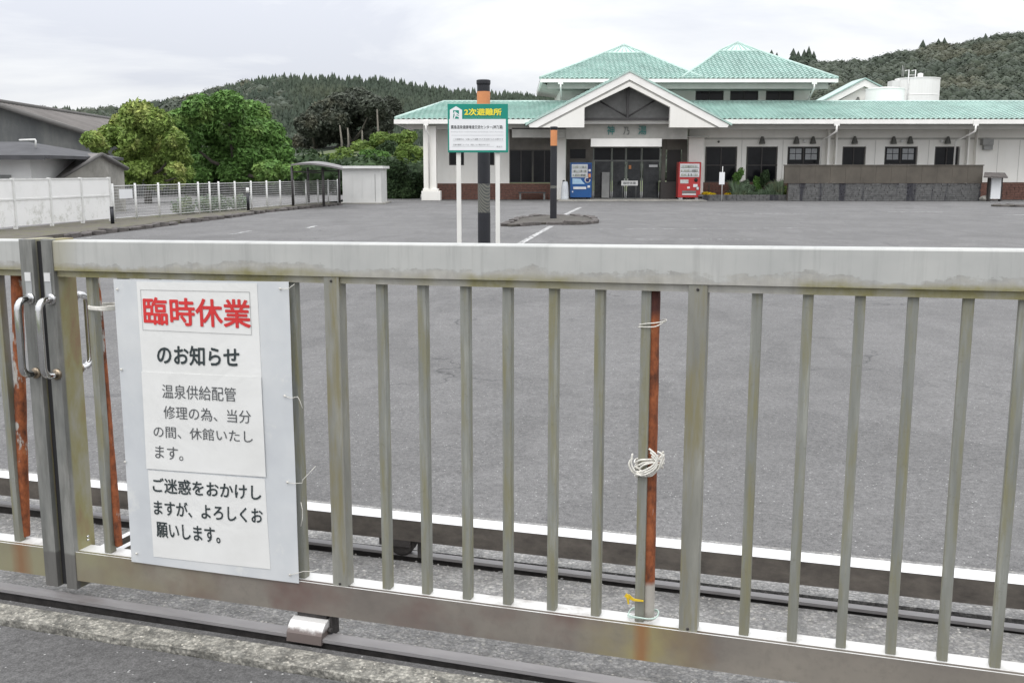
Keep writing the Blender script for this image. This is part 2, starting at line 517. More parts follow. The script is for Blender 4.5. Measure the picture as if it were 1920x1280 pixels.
# vending
simple('vend_blue', (0.012, 0.085, 0.27), 0.3, 0, 0.1)
simple('vend_navy', (0.02, 0.035, 0.16), 0.3)
simple('vend_red', (0.42, 0.035, 0.035), 0.3, 0, 0.1)
simple('vend_window', (0.50, 0.53, 0.52), 0.15, 0, 0.15, 9)
simple('vend_pale', (0.66, 0.67, 0.68), 0.4)
simple('vend_sky', (0.38, 0.56, 0.72), 0.3)
simple('bottle_dark', (0.16, 0.17, 0.16), 0.3, 0, 0.5, 30)
simple('bottle_mix', (0.34, 0.36, 0.30), 0.3, 0, 0.6, 30)
simple('pale_plastic', (0.60, 0.63, 0.66), 0.4)
# stone wall
n = NT('wall_stone')
c = n.ramp(n.noise(6, 5, 0.7, co='Object'), [(0.3, (0.075, 0.075, 0.075)), (0.7, (0.17, 0.17, 0.168))])
c = n.mix(n.ramp(n.noise(0.7, 4, 0.6, (1.6, 1, 0.15)), [(0.53, 0.0), (0.60, 0.85)]), c, (0.03, 0.03, 0.04))
n.bump(n.noise(20, 4), 0.5, 0.02)
n.done(c, 0.9)
n = NT('brown_board')
c = n.ramp(n.noise(1.0, 5, 0.65, (1, 1, 0.7)), [(0.3, (0.075, 0.066, 0.055)), (0.7, (0.125, 0.110, 0.09))])
n.done(c, 0.85)
simple('kerb_stone', (0.095, 0.085, 0.08), 0.9, 0, 0.4, 5, 0.6)
simple('soil', (0.075, 0.068, 0.058), 0.95, 0, 0.4, 4, 0.6)
n = NT('verge_soil')
c = n.ramp(n.noise(2.5, 6, 0.7), [(0.35, (0.075, 0.068, 0.058)), (0.5, (0.12, 0.108, 0.088)), (0.64, (0.10, 0.105, 0.045))])
n.bump(n.noise(15, 5), 0.6, 0.03)
n.done(c, 0.95)
n = NT('far_ground')
c = n.ramp(n.noise(0.05, 6, 0.7), [(0.35, (0.07, 0.09, 0.035)), (0.65, (0.12, 0.14, 0.06))])
n.done(c, 0.95)
simple('forest_floor', (0.045, 0.06, 0.038), 0.95, 0, 0.3, 0.05)
# paint on the lot
n = NT('worn_paint')
al = n.ramp(n.noise(7, 6, 0.75), [(0.44, 0.0), (0.54, 0.85)])
n.done((0.66, 0.66, 0.65), 0.7, alpha=al)
n = NT('faded_paint')
al = n.ramp(n.noise(5, 6, 0.75), [(0.46, 0.0), (0.56, 0.8)])
n.done((0.62, 0.62, 0.62), 0.7, alpha=al)
# pole
simple('pole_black', (0.014, 0.015, 0.02), 0.45, 0, 0.3, 6)
simple('pole_orange', (0.62, 0.25, 0.10), 0.55, 0, 0.14, 3)
n = NT('pole_scuffed')
o = n.xyz()
w = n.n('ShaderNodeTexWave')
w.inputs['Scale'].default_value = 9
w.inputs['Distortion'].default_value = 3.5
w.inputs['Detail'].default_value = 4
mpn = n.n('ShaderNodeMapping')
mpn.inputs['Rotation'].default_value = (0, 0.9, 0.6)
n.t.links.new(n.tc.outputs['Object'], mpn.inputs[0])
n.t.links.new(mpn.outputs[0], w.inputs[0])
n.done(n.ramp(w.outputs['Fac'], [(0.3, (0.075, 0.077, 0.075)), (0.8, (0.17, 0.17, 0.14))]), 0.6)
simple('sign_green', (0.0, 0.24, 0.18), 0.35, 0, 0.06)
simple('sign_white', (0.78, 0.79, 0.80), 0.35, 0, 0.03)
simple('sign_yellow', (0.85, 0.72, 0.05), 0.4)
simple('sign_pale_green', (0.22, 0.48, 0.28), 0.4)
simple('white_post', (0.74, 0.73, 0.69), 0.45, 0, 0.06)
# left side
n = NT('white_panel')
c = n.ramp(n.noise(0.8, 5, 0.6), [(0.3, (0.80, 0.795, 0.78)), (0.7, (0.87, 0.865, 0.85))])
z = n.xyz()[2]
gm = n.math('MULTIPLY', n.ramp(n.noise(2.4, 6, 0.75), [(0.5, 0.0), (0.68, 0.7)]), n.ramp(z, [(0.35, 1.0), (0.95, 0.12)]))
c = n.mix(gm, c, (0.28, 0.28, 0.21))
n.done(c, 0.6)
simple('fence_white', (0.70, 0.70, 0.68), 0.5, 0, 0.1, 3)
simple('fence_wire', (0.46, 0.46, 0.45), 0.5, 0, 0.15, 3)
n = NT('old_cladding')
c = n.ramp(n.noise(0.7, 6, 0.7, (1, 1, 0.35)), [(0.3, (0.075, 0.08, 0.085)), (0.5, (0.115, 0.12, 0.12)), (0.7, (0.175, 0.178, 0.17))])
n.done(c, 0.9)
simple('old_roof', (0.20, 0.187, 0.178), 0.9, 0, 0.18, 0.7)
simple('roof_edge', (0.12, 0.115, 0.11), 0.9)
simple('dark_roof', (0.05, 0.05, 0.055), 0.7, 0, 0.3, 2)
simple('house_white', (0.62, 0.62, 0.61), 0.8, 0, 0.08, 1)
n = NT('stained_concrete')
c = n.ramp(n.noise(0.9, 6, 0.7, (1, 1, 0.5)), [(0.3, (0.17, 0.165, 0.15)), (0.5, (0.32, 0.31, 0.28)), (0.7, (0.42, 0.40, 0.36))])
n.done(c, 0.9)
simple('shelter_steel', (0.05, 0.045, 0.045), 0.6, 0, 0.3, 5)
simple('shelter_roof', (0.16, 0.15, 0.15), 0.5, 0, 0.2, 2)
simple('shed_white', (0.60, 0.60, 0.585), 0.6, 0, 0.07, 1.2)
simple('bark', (0.06, 0.052, 0.042), 0.9, 0, 0.3, 6, 0.5)
simple('pale_bark', (0.17, 0.155, 0.13), 0.9, 0, 0.3, 6, 0.5)


def leafmat(name, a, b, c3=None, scale=0.9, transl=0.25, var=0.45):
    n = NT(name)
    f = n.noise(scale, 4, 0.6)
    g = n.n('ShaderNodeNewGeometry')
    rnd = g.outputs['Random Per Island']
    c = n.ramp(f, [(0.3, a), (0.7, b)])
    if c3:
        c = n.mix(n.ramp(n.noise(scale * 0.7, 4, 0.6, loc=(5, 3, 1)), [(0.52, 0.0), (0.66, 0.8)]), c, c3)
    br = n.ramp(rnd, [(0.0, 1 - var), (1.0, 1 + var)])
    c = n.mix(1.0, c, br, 'MULTIPLY')
    m = n.done(c, 0.65, spec=0.25)
    if transl:
        tr = n.n('ShaderNodeBsdfTranslucent')
        n.put(tr.inputs[0], c)
        ms = n.n('ShaderNodeMixShader')
        ms.inputs[0].default_value = transl
        n.t.links.new(n.b.outputs[0], ms.inputs[1])
        n.t.links.new(tr.outputs[0], ms.inputs[2])
        out = [x for x in n.t.nodes if x.type == 'OUTPUT_MATERIAL'][0]
        n.t.links.new(ms.outputs[0], out.inputs[0])
    return m


leafmat('leaf_yellow', (0.14, 0.22, 0.05), (0.26, 0.35, 0.09), (0.47, 0.49, 0.17), 0.9)
leafmat('leaf_green', (0.085, 0.175, 0.042), (0.155, 0.285, 0.075), (0.22, 0.33, 0.09), 0.7)
leafmat('leaf_dark', (0.03, 0.055, 0.025), (0.06, 0.10, 0.04), None, 1.0)
leafmat('leaf_dusky', (0.062, 0.074, 0.056), (0.098, 0.108, 0.082), (0.155, 0.145, 0.10), 0.25)
leafmat('leaf_bright', (0.11, 0.18, 0.04), (0.18, 0.25, 0.06), (0.25, 0.27, 0.07), 0.5)
leafmat('conifer', (0.036, 0.052, 0.036), (0.055, 0.074, 0.048), (0.075, 0.085, 0.05), 0.012, 0, 0.2)
leafmat('hill_leaf', (0.042, 0.056, 0.038), (0.064, 0.078, 0.052), (0.095, 0.095, 0.062), 0.05, 0, 0.16)
leafmat('flower_yellow', (0.70, 0.52, 0.02), (0.80, 0.62, 0.03), None, 2)
leafmat('leaf_shrub', (0.10, 0.15, 0.09), (0.17, 0.23, 0.15), (0.20, 0.22, 0.12), 1.5)
M = MATS

# ------------------------------------------------------------------ object helpers
def link(name, me, mat=None, parent=None):
    if mat is not None:
        for m_ in (mat if isinstance(mat, (list, tuple)) else [mat]):
            me.materials.append(M[m_] if isinstance(m_, str) else m_)
    o = bpy.data.objects.new(name, me)
    COL.objects.link(o)
    if parent is not None:
        o.parent = parent
    return o


def pyd(name, vs, fs, mat, parent=None, smooth=False):
    me = bpy.data.meshes.new(name)
    me.from_pydata([tuple(v) for v in vs], [], fs)
    me.update()
    if smooth:
        me.polygons.foreach_set('use_smooth', [True] * len(me.polygons))
    return link(name, me, mat, parent)


def bmo(name, bm, mat, parent=None, smooth=False):
    bmesh.ops.recalc_face_normals(bm, faces=bm.faces)
    me = bpy.data.meshes.new(name)
    bm.to_mesh(me)
    bm.free()
    if smooth:
        me.polygons.foreach_set('use_smooth', [True] * len(me.polygons))
    return link(name, me, mat, parent)


def tag(o, label=None, cat=None, group=None, kind=None):
    if label:
        o['label'] = label
    if cat:
        o['category'] = cat
    if group:
        o['group'] = group
    if kind:
        o['kind'] = kind
    return o


def thing(name, label, cat, loc=(0, 0, 0), group=None, rz=0.0):
    o = bpy.data.objects.new(name, None)
    o.empty_display_size = 0.1
    COL.objects.link(o)
    o.location = loc
    o.rotation_euler = (0, 0, rz)
    return tag(o, label, cat, group)


def bx(bm, x0, x1, y0, y1, z0, z1):
    vs = [bm.verts.new(p) for p in ((x0, y0, z0), (x1, y0, z0), (x1, y1, z0), (x0, y1, z0), (x0, y0, z1), (x1, y0, z1), (x1, y1, z1), (x0, y1, z1))]
    for f in ((0, 3, 2, 1), (4, 5, 6, 7), (0, 1, 5, 4), (1, 2, 6, 5), (2, 3, 7, 6), (3, 0, 4, 7)):
        bm.faces.new([vs[i] for i in f])
    return vs


def box(name, x0, x1, y0, y1, z0, z1, mat, parent=None, bevel=0.0):
    bm = bmesh.new()
    bx(bm, x0, x1, y0, y1, z0, z1)
    if bevel:
        bmesh.ops.bevel(bm, geom=list(bm.edges), offset=bevel, segments=2, affect='EDGES', profile=0.6)
    return bmo(name, bm, mat, parent)


def rel(parent, v):
    return Vector(v) - parent.location if parent is not None else Vector(v)


def wbox(name, x0, x1, y0, y1, z0, z1, mat, parent=None, bevel=0.0):
    """box in world coordinates under a parent that is only moved"""
    root = parent
    off = Vector((0, 0, 0))
    while root is not None:
        off += Vector(root.location)
        root = root.parent
    return box(name, x0 - off.x, x1 - off.x, y0 - off.y, y1 - off.y, z0 - off.z, z1 - off.z, mat, parent, bevel)


def pbox(name, px0, px1, py0, py1, Y, dep, mat, parent=None, bevel=0.0):
    """box whose front face at distance Y spans the given pixels"""
    a, b = at(px0, py1, Y), at(px1, py0, Y)
    return wbox(name, a.x, b.x, Y, Y + dep, a.z, b.z, mat, parent, bevel)


def tube_bm(bm, pts, r, seg=8, closed=False):
    pts = [Vector(p) for p in pts]
    rs = r if isinstance(r, (list, tuple)) else [r] * len(pts)
    rings = []
    up = None
    for i, p in enumerate(pts):
        d = (pts[min(i + 1, len(pts) - 1)] - pts[max(i - 1, 0)]).normalized()
        if up is None:
            up = Vector((0, 0, 1)) if abs(d.z) < 0.9 else Vector((1, 0, 0))
        a = d.cross(up).normalized()
        b = a.cross(d).normalized()
        up = b
        rings.append([bm.verts.new(p + rs[i] * (a * math.cos(t) + b * math.sin(t))) for t in [2 * math.pi * k / seg for k in range(seg)]])
    for r0, r1 in zip(rings, rings[1:]):
        for k in range(seg):
            bm.faces.new((r0[k], r0[(k + 1) % seg], r1[(k + 1) % seg], r1[k]))
    bm.faces.new(rings[0][::-1])
    bm.faces.new(rings[-1])


def tube(name, pts, r, mat, parent=None, seg=8):
    bm = bmesh.new()
    tube_bm(bm, pts, r, seg)
    return bmo(name, bm, mat, parent, True)


def lathe(name, prof, mat, parent=None, seg=24, loc=(0, 0, 0)):
    vs, fs = [], []
    for r, z in prof:
        for k in range(seg):
            t = 2 * math.pi * k / seg
            vs.append((loc[0] + r * math.cos(t), loc[1] + r * math.sin(t), loc[2] + z))
    for i in range(len(prof) - 1):
        for k in range(seg):
            a, b = i * seg + k, i * seg + (k + 1) % seg
            fs.append((a, b, b + seg, a + seg))
    fs.append(tuple(range(seg))[::-1])
    fs.append(tuple(range((len(prof) - 1) * seg, len(prof) * seg)))
    o = pyd(name, vs, fs, mat, parent)
    return o


def prism(name, poly, y0, y1, mat, parent=None):
    """poly of (x, z), extruded in y"""
    k = len(poly)
    vs = [(x, y0, z) for x, z in poly] + [(x, y1, z) for x, z in poly]
    fs = [tuple(range(k)), tuple(range(2 * k - 1, k - 1, -1))] + [(i, i + k, (i + 1) % k + k, (i + 1) % k) for i in range(k)]
    bm = bmesh.new()
    bv = [bm.verts.new(v) for v in vs]
    for f in fs:
        bm.faces.new([bv[i] for i in f])
    bmesh.ops.recalc_face_normals(bm, faces=bm.faces)
    return bmo(name, bm, mat, parent)


def slab(name, pts, t, mat, parent=None):
    """planar polygon with thickness t downwards"""
    k = len(pts)
    pts = [Vector(p) for p in pts]
    lo = [p - Vector((0, 0, t)) for p in pts]
    bm = bmesh.new()
    bv = [bm.verts.new(v) for v in pts + lo]
    bm.faces.new(bv[:k])
    bm.faces.new(bv[k:][::-1])
    for i in range(k):
        bm.faces.new((bv[i], bv[i + k], bv[(i + 1) % k + k], bv[(i + 1) % k]))
    return bmo(name, bm, mat, parent)


_tx = {}


def text_mesh(s, weight=0.0):
    """weight: stroke thickening in em, made of shifted copies (z keeps them a hair apart)"""
    key = (s, weight)
    if key in _tx:
        return _tx[key]
    cu = bpy.data.curves.new('t', 'FONT')
    cu.body = s
    cu.resolution_u = 3
    ob = bpy.data.objects.new('t', cu)
    COL.objects.link(ob)
    dg = bpy.context.evaluated_depsgraph_get()
    me = bpy.data.meshes.new_from_object(ob.evaluated_get(dg))
    bpy.data.objects.remove(ob)
    bpy.data.curves.remove(cu)
    co = np.empty(len(me.vertices) * 3)
    me.vertices.foreach_get('co', co)
    co = co.reshape(-1, 3)
    fs = [tuple(p.vertices) for p in me.polygons]
    bpy.data.meshes.remove(me)
    if weight > 0.004:
        C_, F_ = [co + (0, 0, 8.0)], list(fs)
        for k in range(8):
            a = 2 * math.pi * k / 8
            C_.append(co + (weight * math.cos(a), weight * math.sin(a), k))
            F_ += [tuple(i + len(co) * (k + 1) for i in f) for f in fs]
        co, fs = np.concatenate(C_), F_
    _tx[key] = (co, fs)
    return _tx[key]


def letter(name, s, origin, ex, ez, mat, parent=None, weight=0.0, thick=0.0, y_fit=True):
    """text whose ink box spans origin .. origin+ex .. origin+ez (vectors)"""
    co, fs = text_mesh(s, weight)
    mn_, mx_ = co.min(0), co.max(0)
    w, h = mx_[0] - mn_[0], mx_[1] - mn_[1]
    o, ex, ez = Vector(origin), Vector(ex), Vector(ez)
    nn = ex.cross(ez).normalized()
    vs = [o + ex * ((c[0] - mn_[0]) / w) + ez * ((c[1] - mn_[1]) / h) + nn * (c[2] * 0.00006) for c in co]
    fs2 = list(fs)
    if thick:
        nn = ex.cross(ez).normalized()
        bm = bmesh.new()
        bv = [bm.verts.new(v) for v in vs]
        for f in fs:
            try:
                bm.faces.new([bv[i] for i in f])
            except ValueError:
                pass
        r = bmesh.ops.extrude_face_region(bm, geom=list(bm.faces))
        bmesh.ops.translate(bm, vec=nn * thick, verts=[g for g in r['geom'] if isinstance(g, bmesh.types.BMVert)])
        return bmo(name, bm, mat, parent)
    return pyd(name, vs, fs2, mat, parent)


# ------------------------------------------------------------------ ground, road, lot
def gz_ground(s, off):
    s2 = max(-4.0, min(4.0, s))
    return GS * s2 * max(0.0, 1 - max(0.0, off - 1.1) / 9.0)


def sheet(name, ss, offs, dz, mat, kind='structure', zfun=gz_ground):
    vs, fs = [], []
    for o_ in offs:
        for s_ in ss:
            v = gw(s_, o_, 0)
            vs.append((v.x, v.y, zfun(s_, o_) + dz))
    k = len(ss)
    for j in range(len(offs) - 1):
        for i in range(k - 1):
            fs.append((j * k + i, j * k + i + 1, (j + 1) * k + i + 1, (j + 1) * k + i))
    o = pyd(name, vs, fs, mat)
    tag(o, kind=kind)
    return o


o = pyd('ground', [(-1600, -60, -0.16), (1600, -60, -0.16), (1600, 2600, -0.16), (-1600, 2600, -0.16)], [(0, 1, 2, 3)], 'far_ground')
tag(o, kind='structure')
SSX = [-40, -20, -10, -6, -4, -3, -2, -1, 0, 1, 2, 3, 4, 6, 10, 20, 40, 60]
sheet('parking_lot', SSX, [1.28, 2, 3, 4, 5, 6, 7, 8, 9, 10.2, 14, 20, 30, 45, 62, 75], -0.006, 'lot_asphalt')
sheet('road', SSX[1:-1], [-12, -6, -3, -1, -0.21], -0.012, 'road_asphalt')

# concrete beds of the gate tracks: pale worn kerb strip, dark gutter, pebbled bed
def bed(name, o0, o1, top, mat, seed=0, rough_edge=0.0):
    ss = [-12 + 0.04 * i for i in range(601)] if rough_edge else SSX[1:-1]
    vs, fs = [], []
    for s_ in ss:
        e0 = o0 + (mn.noise((s_ * 6, seed, 0)) * rough_edge + mn.noise((s_ * 23, seed, 2)) * rough_edge * 0.6 if rough_edge else 0)
        for (oo, zt) in ((e0, top), (e0, -0.14), (o1, -0.14), (o1, top)):
            v = gw(s_, oo, 0)
            vs.append((v.x, v.y, gz_ground(s_, oo) + zt))
    for i in range(len(ss) - 1):
        a = i * 4
        for k in range(4):
            fs.append((a + k, a + (k + 1) % 4, a + 4 + (k + 1) % 4, a + 4 + k))
    o = pyd(name, vs, fs, mat)
    bm = bmesh.new()
    bm.from_mesh(o.data)
    bmesh.ops.recalc_face_normals(bm, faces=bm.faces)
    bm.to_mesh(o.data)
    bm.free()
    return tag(o, kind='structure')


bed('kerb_strip', -0.20, -0.095, 0.006, 'pale_aggregate', 3, 0.010)
bed('gutter', -0.095, -0.054, -0.002, 'road_asphalt', 5)
bed('gutter', 0.775, 0.83, -0.03, 'road_asphalt', 6)
bed('concrete_bed', 0.012, 0.708, 0.0, 'exposed_aggregate', 7)
bed('concrete_bed', 0.83, 1.28, 0.0, 'exposed_aggregate', 8)

# loose pebbles set in the beds
def pebbles(name, k, s0, s1, o0, o1, r0, r1, z, mat, seed):
    rng = np.random.default_rng(seed)
    bm = bmesh.new()
    bmesh.ops.create_icosphere(bm, subdivisions=1, radius=1.0)
    bm.verts.ensure_lookup_table()
    bv = np.array([v.co[:] for v in bm.verts])
    bf = np.array([[v.index for v in f.verts] for f in bm.faces])
    bm.free()
    V, Fc = [], []
    for i in range(k):
        s_, o_ = rng.uniform(s0, s1), rng.uniform(o0, o1)
        r = rng.uniform(r0, r1)
        a = rng.uniform(0, 6.28)
        R = np.array([[math.cos(a), -math.sin(a), 0], [math.sin(a), math.cos(a), 0], [0, 0, 1]])
        v = (bv * (r * rng.uniform(.7, 1.3), r * rng.uniform(.6, 1.0), r * 0.55)) @ R.T
        c = gw(s_, o_, 0)
        v = v + np.array([c.x, c.y, gz_ground(s_, o_) + z])
        V.append(v)
        Fc.append(bf + 12 * i)
    me = bpy.data.meshes.new(name)
    V = np.concatenate(V)
    Fc = np.concatenate(Fc)
    me.from_pydata(V.tolist(), [], Fc.tolist())
    me.polygons.foreach_set('use_smooth', [True] * len(me.polygons))
    return tag(link(name, me, mat), kind='stuff')


n = NT('pebble')
g_ = n.n('ShaderNodeNewGeometry')
n.done(n.ramp(g_.outputs['Random Per Island'], [(0.0, (0.17, 0.17, 0.17)), (0.5, (0.33, 0.32, 0.305)), (0.85, (0.44, 0.42, 0.38)), (1.0, (0.6, 0.58, 0.54))]), 0.8)
n = NT('pebble_pale')
g_ = n.n('ShaderNodeNewGeometry')
n.done(n.ramp(g_.outputs['Random Per Island'], [(0.0, (0.22, 0.21, 0.19)), (0.5, (0.38, 0.36, 0.31)), (1.0, (0.55, 0.52, 0.46))]), 0.8)
pebbles('gravel', 2200, -2.6, 2.2, 0.02, 0.72, 0.003, 0.007, -0.0008, 'pebble', 2)
pebbles('gravel', 800, -2.4, 1.2, -0.195, -0.10, 0.003, 0.007, 0.0045, 'pebble_pale', 3)

# steel tracks
for nm, lab, o0, o1 in (('gate_track', 'front steel track that the gate wheels run on, nearest the road', -0.040, 0.0115),
                        ('gate_track', 'rear steel track under the low rear beam of the gate', 0.728, 0.766)):
    t = thing(nm, lab, 'track', gw(0, o0, 0), rz=-TH)
    bm = bmesh.new()
    bx(bm, -7, 7, 0, o1 - o0, 0.008, 0.019)
    bw_m = bmesh.new()
    bx(bw_m, -6, 6, 0.018, o1 - o0 - 0.004, -0.12, 0.0079)
    for v in bw_m.verts:
        v.co.z += GS * max(-4, min(4, v.co.x))
    bmo('web', bw_m, 'dark_iron', t)  # dark colour paints the black slot shadow below the rail head
    for v in bm.verts:
        v.co.z += GS * max(-4, min(4, v.co.x))
    bmo('rail', bm, 'galvanised_track', t)

# ------------------------------------------------------------------ the gate
def gate_root(name, label):
    o = thing(name, label, 'gate', gw(0, 0, 0), rz=-TH)
    return o


def gfix(o):
    """follow the slope of the road"""
    for v in o.data.vertices:
        v.co.z += GS * v.co.x
    return o


def gbox(name, s0, s1, o0, o1, z0, z1, mat, parent, bevel=0.0015):
    return gfix(box(name, s0, s1, o0, o1, z0, z1, mat, parent, bevel))


def extr(name, prof, s0, s1, mat, parent):
    bm = bmesh.new()
    k = len(prof)
    a = [bm.verts.new((s0, p[0], p[1])) for p in prof]
    b = [bm.verts.new((s1, p[0], p[1])) for p in prof]
    bm.faces.new(a)
    bm.faces.new(b[::-1])
    for i in range(k):
        bm.faces.new((a[i], b[i], b[(i + 1) % k], a[(i + 1) % k]))
    return gfix(bmo(name, bm, mat, parent))


TOP_PROF = [(0.0, 1.192), (0.0, 1.289), (0.003, 1.293), (0.077, 1.293), (0.08, 1.289), (0.08, 1.192), (0.0685, 1.188), (0.068, 1.17), (0.062, 1.17), (0.062, 1.182),
            (0.019, 1.182), (0.019, 1.17), (0.013, 1.17), (0.0125, 1.188)]
BOT_PROF = [(0.0, 0.085), (0.0, 0.192), (0.005, 0.192), (0.006, 0.184), (0.018, 0.184), (0.019, 0.191), (0.08, 0.191), (0.08, 0.085)]
REAR_PROF = [(0.70, 0.088), (0.70, 0.172), (0.79, 0.172), (0.79, 0.088)]


def bar(s, parent, w=0.027):
    return gbox('bar', s - w / 2, s + w / 2, 0.026, 0.056, 0.1915, 1.181, 'bar_aluminium', parent, 0.002)


def handle(s, side, parent, zb=0.835, zt=1.095, stained=True):
    """U-shaped pull; side -1 towards the road, +1 towards the lot"""
    base = -0.004 if side < 0 else 0.1
    out = base + side * 0.062
    pts = [(s, base, zt)]
    for k in range(5):
        a = math.pi / 2 * k / 4
        pts.append((s, out - side * 0.032 * (1 - math.sin(a)), zt - 0.032 * (1 - math.cos(a))))
    for k in range(5):
        a = math.pi / 2 * k / 4
        pts.append((s, out - side * 0.032 * (1 - math.cos(a)), zb + 0.032 * (1 - math.sin(a))))
    pts.append((s, base, zb))
    h = gfix(tube('handle', pts, 0.0125, 'chrome', parent, 12))
    if stained:
        for zz_ in (zb, zt):
            gfix(tube('flange', [(s, base, zz_), (s, base + side * 0.008, zz_)], 0.019, 'brass_stain' if zz_ == zb else 'chrome', h, 14))
    return h


# right leaf
gate = gate_root('sliding_gate', 'long weathered grey aluminium sliding gate with vertical bars and the white notice')
extr('top_rail', TOP_PROF, -1.637, 4.6, 'rail_aluminium', gate)
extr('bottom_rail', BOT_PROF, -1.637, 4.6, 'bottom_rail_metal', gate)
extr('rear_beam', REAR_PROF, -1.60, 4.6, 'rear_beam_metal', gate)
for s_ in (-1.518, -1.389, -1.26, -1.13, -1.0, -0.87, -0.740, -0.433, -0.296, -0.158, -0.0255, 0.1155, 0.252, 0.385, 0.686, 0.818, 0.949, 1.078, 1.208, 1.337, 1.462, 1.588, 1.86, 1.99, 2.12, 2.25, 2.38, 2.51, 2.64, 2.77, 3.04, 3.17, 3.30, 3.43, 3.56, 3.69, 3.82, 3.95, 4.08, 4.21, 4.34):
    bar(s_, gate)
for s0, s1 in ((-0.612, -0.560), (0.505, 0.557), (1.70, 1.752), (2.88, 2.932), (4.45, 4.502)):
    gbox('post', s0, s1, 0.0035, 0.050, 0.1905, 1.1925, 'post_aluminium', gate, 0.002)
gbox('lock_post', -1.682, -1.637, -0.004, 0.1, 0.052, 1.297, 'lock_post_metal', gate)
for a, s_ in enumerate((-1.60,)):
    if a == 0:
        gbox('cross_member', s_, s_ + 0.028, 0.0805, 0.6995, 0.150, 0.190, 'rear_beam_metal', gate)
        gbox('cross_member', s_ + 0.075, s_ + 0.103, 0.0805, 0.6995, 0.150, 0.190, 'rear_beam_metal', gate)
handle(-1.652, -1, gate)
handle(-1.655, 1, gate)
for (bs_, bz_) in ((-1.600, 0.232), (-1.600, 0.245)):
    gfix(tube('bolt', [(bs_, 0.03, bz_), (bs_, 0.022, bz_)], 0.004, 'chrome', gate, 8))
for bs_ in (-0.586, 0.531):
    for bz_ in (0.2, 1.178):
        gfix(tube('screw', [(bs_, 0.0037, bz_), (bs_, 0.0012, bz_)], 0.0042, 'dark_iron', gate, 8))
# scuffed label plates
def plate(s, parent):
    p = gbox('label_plate', s - 0.013, s + 0.013, -0.0065, -0.0045, 1.105, 1.185, 'sticker_grey', parent, 0)
    gbox('label_square', s - 0.0125, s + 0.0125, -0.0085, -0.0070, 1.155, 1.184, 'sticker', parent, 0)
    return p


plate(-1.662, gate)

# front wheel housing under the bottom rail
s0, z0 = gs(541, 1190, -0.035)
s1, z1 = gs(606, 1200, -0.035)
hw = thing('tmp', 'x', 'x')
bpy.data.objects.remove(hw)
prof = []
for k in range(9):
    a = math.pi * k / 8
    prof.append((0.003 - 0.052 * math.cos(a), 0.010 + 0.052 * math.sin(a) * 1.15))
prof = [(-0.049, 0.004)] + prof[1:-1] + [(0.055, 0.004)]
w_ = extr('wheel_housing', prof, s0, s1, 'scuffed_steel', gate)
gfix(tube('axle_bolt', [(s1, 0.003, 0.035), (s1 + 0.012, 0.003, 0.035)], 0.010, 'dark_iron', w_, 8))
gbox('wheel_bracket', s0 + 0.01, s1 - 0.01, 0.008, 0.045, 0.062, 0.084, 'dark_iron', gate)
gbox('wheel_bracket', s1 + 0.002, s1 + 0.010, 0.006, 0.055, 0.01, 0.084, 'dark_iron', gate)
# rear wheel
sw, zw = gs(752, 1025, 0.72)
bm = bmesh.new()
ring = 20
for yy, rr in ((0.715, 0.052), (0.722, 0.060), (0.735, 0.056), (0.76, 0.056)):
    for k in range(ring):
        a = 2 * math.pi * k / ring
        bm.verts.new((sw + rr * math.cos(a), yy, 0.075 + rr * math.sin(a)))
bm.verts.ensure_lookup_table()
for j in range(3):
    for k in range(ring):
        bm.faces.new((bm.verts[j * ring + k], bm.verts[j * ring + (k + 1) % ring], bm.verts[(j + 1) * ring + (k + 1) % ring], bm.verts[(j + 1) * ring + k]))
bm.faces.new(bm.verts[:ring])
bm.faces.new(bm.verts[-ring:])
gfix(bmo('rear_wheel', bm, 'dark_iron', gate, False))
gbox('wheel_bracket', sw - 0.085, sw + 0.05, 0.700, 0.706, 0.060, 0.0875, 'dark_iron', gate, 0)
for dx in (0.075,):
    gbox('wheel_stop', sw + dx, sw + dx + 0.02, 0.71, 0.76, 0.02, 0.0875, 'dark_iron', gate, 0)

# left leaf
gate2 = gate_root('sliding_gate', 'left gate leaf with closed lock post at the frame edge, only its end showing')
extr('top_rail', TOP_PROF, -3.6, -1.776, 'rail_aluminium', gate2)
extr('bottom_rail', BOT_PROF, -3.6, -1.776, 'bottom_rail_metal', gate2)
extr('rear_beam', REAR_PROF, -3.6, -1.62, 'rear_beam_metal', gate2)
gbox('lock_post', -1.776, -1.722, -0.004, 0.1, 0.052, 1.297, 'lock_post_metal', gate2)
gbox('gap_shade', -1.721, -1.6835, 0.02, 0.09, 0.056, 1.290, 'rubber_shade_black', gate2, 0)  # added black strip painting the shade in the gap between the lock posts
sb = gs(6, 700, 0.026)[0]
for k in range(12):
    bar(sb - 0.13 * k, gate2)
handle(-1.742, -1, gate2)
plate(-1.745, gate2)

# ------------------------------------------------------------------ pipes tied to the gate, twine
def gpt(s, o_, z):
    return gw(s, o_, z)


def pipe(name, label, p0, p1, r, mat, off0, off1, seed):
    s0_, z0_ = gs(p0[0], p0[1], off0)
    s1_, z1_ = gs(p1[0], p1[1], off1)
    a, b = gw(s0_, off0, z0_), gw(s1_, off1, z1_)
    pts, rs = [], []
    for k in range(25):
        t = k / 24
        p = a.lerp(b, t)
        pts.append(p - b)
        rs.append(r * (1 + 0.10 * mn.noise((t * 9, seed, 0)) + 0.05 * mn.noise((t * 30, seed, 1))))
    bm = bmesh.new()
    tube_bm(bm, pts, rs, 12)
    o = bmo(name, bm, mat, None, True)
    o.location = b
    tag(o, label, 'pipe', 'rusted pipes tied behind the gate bars')
    return s0_, s1_


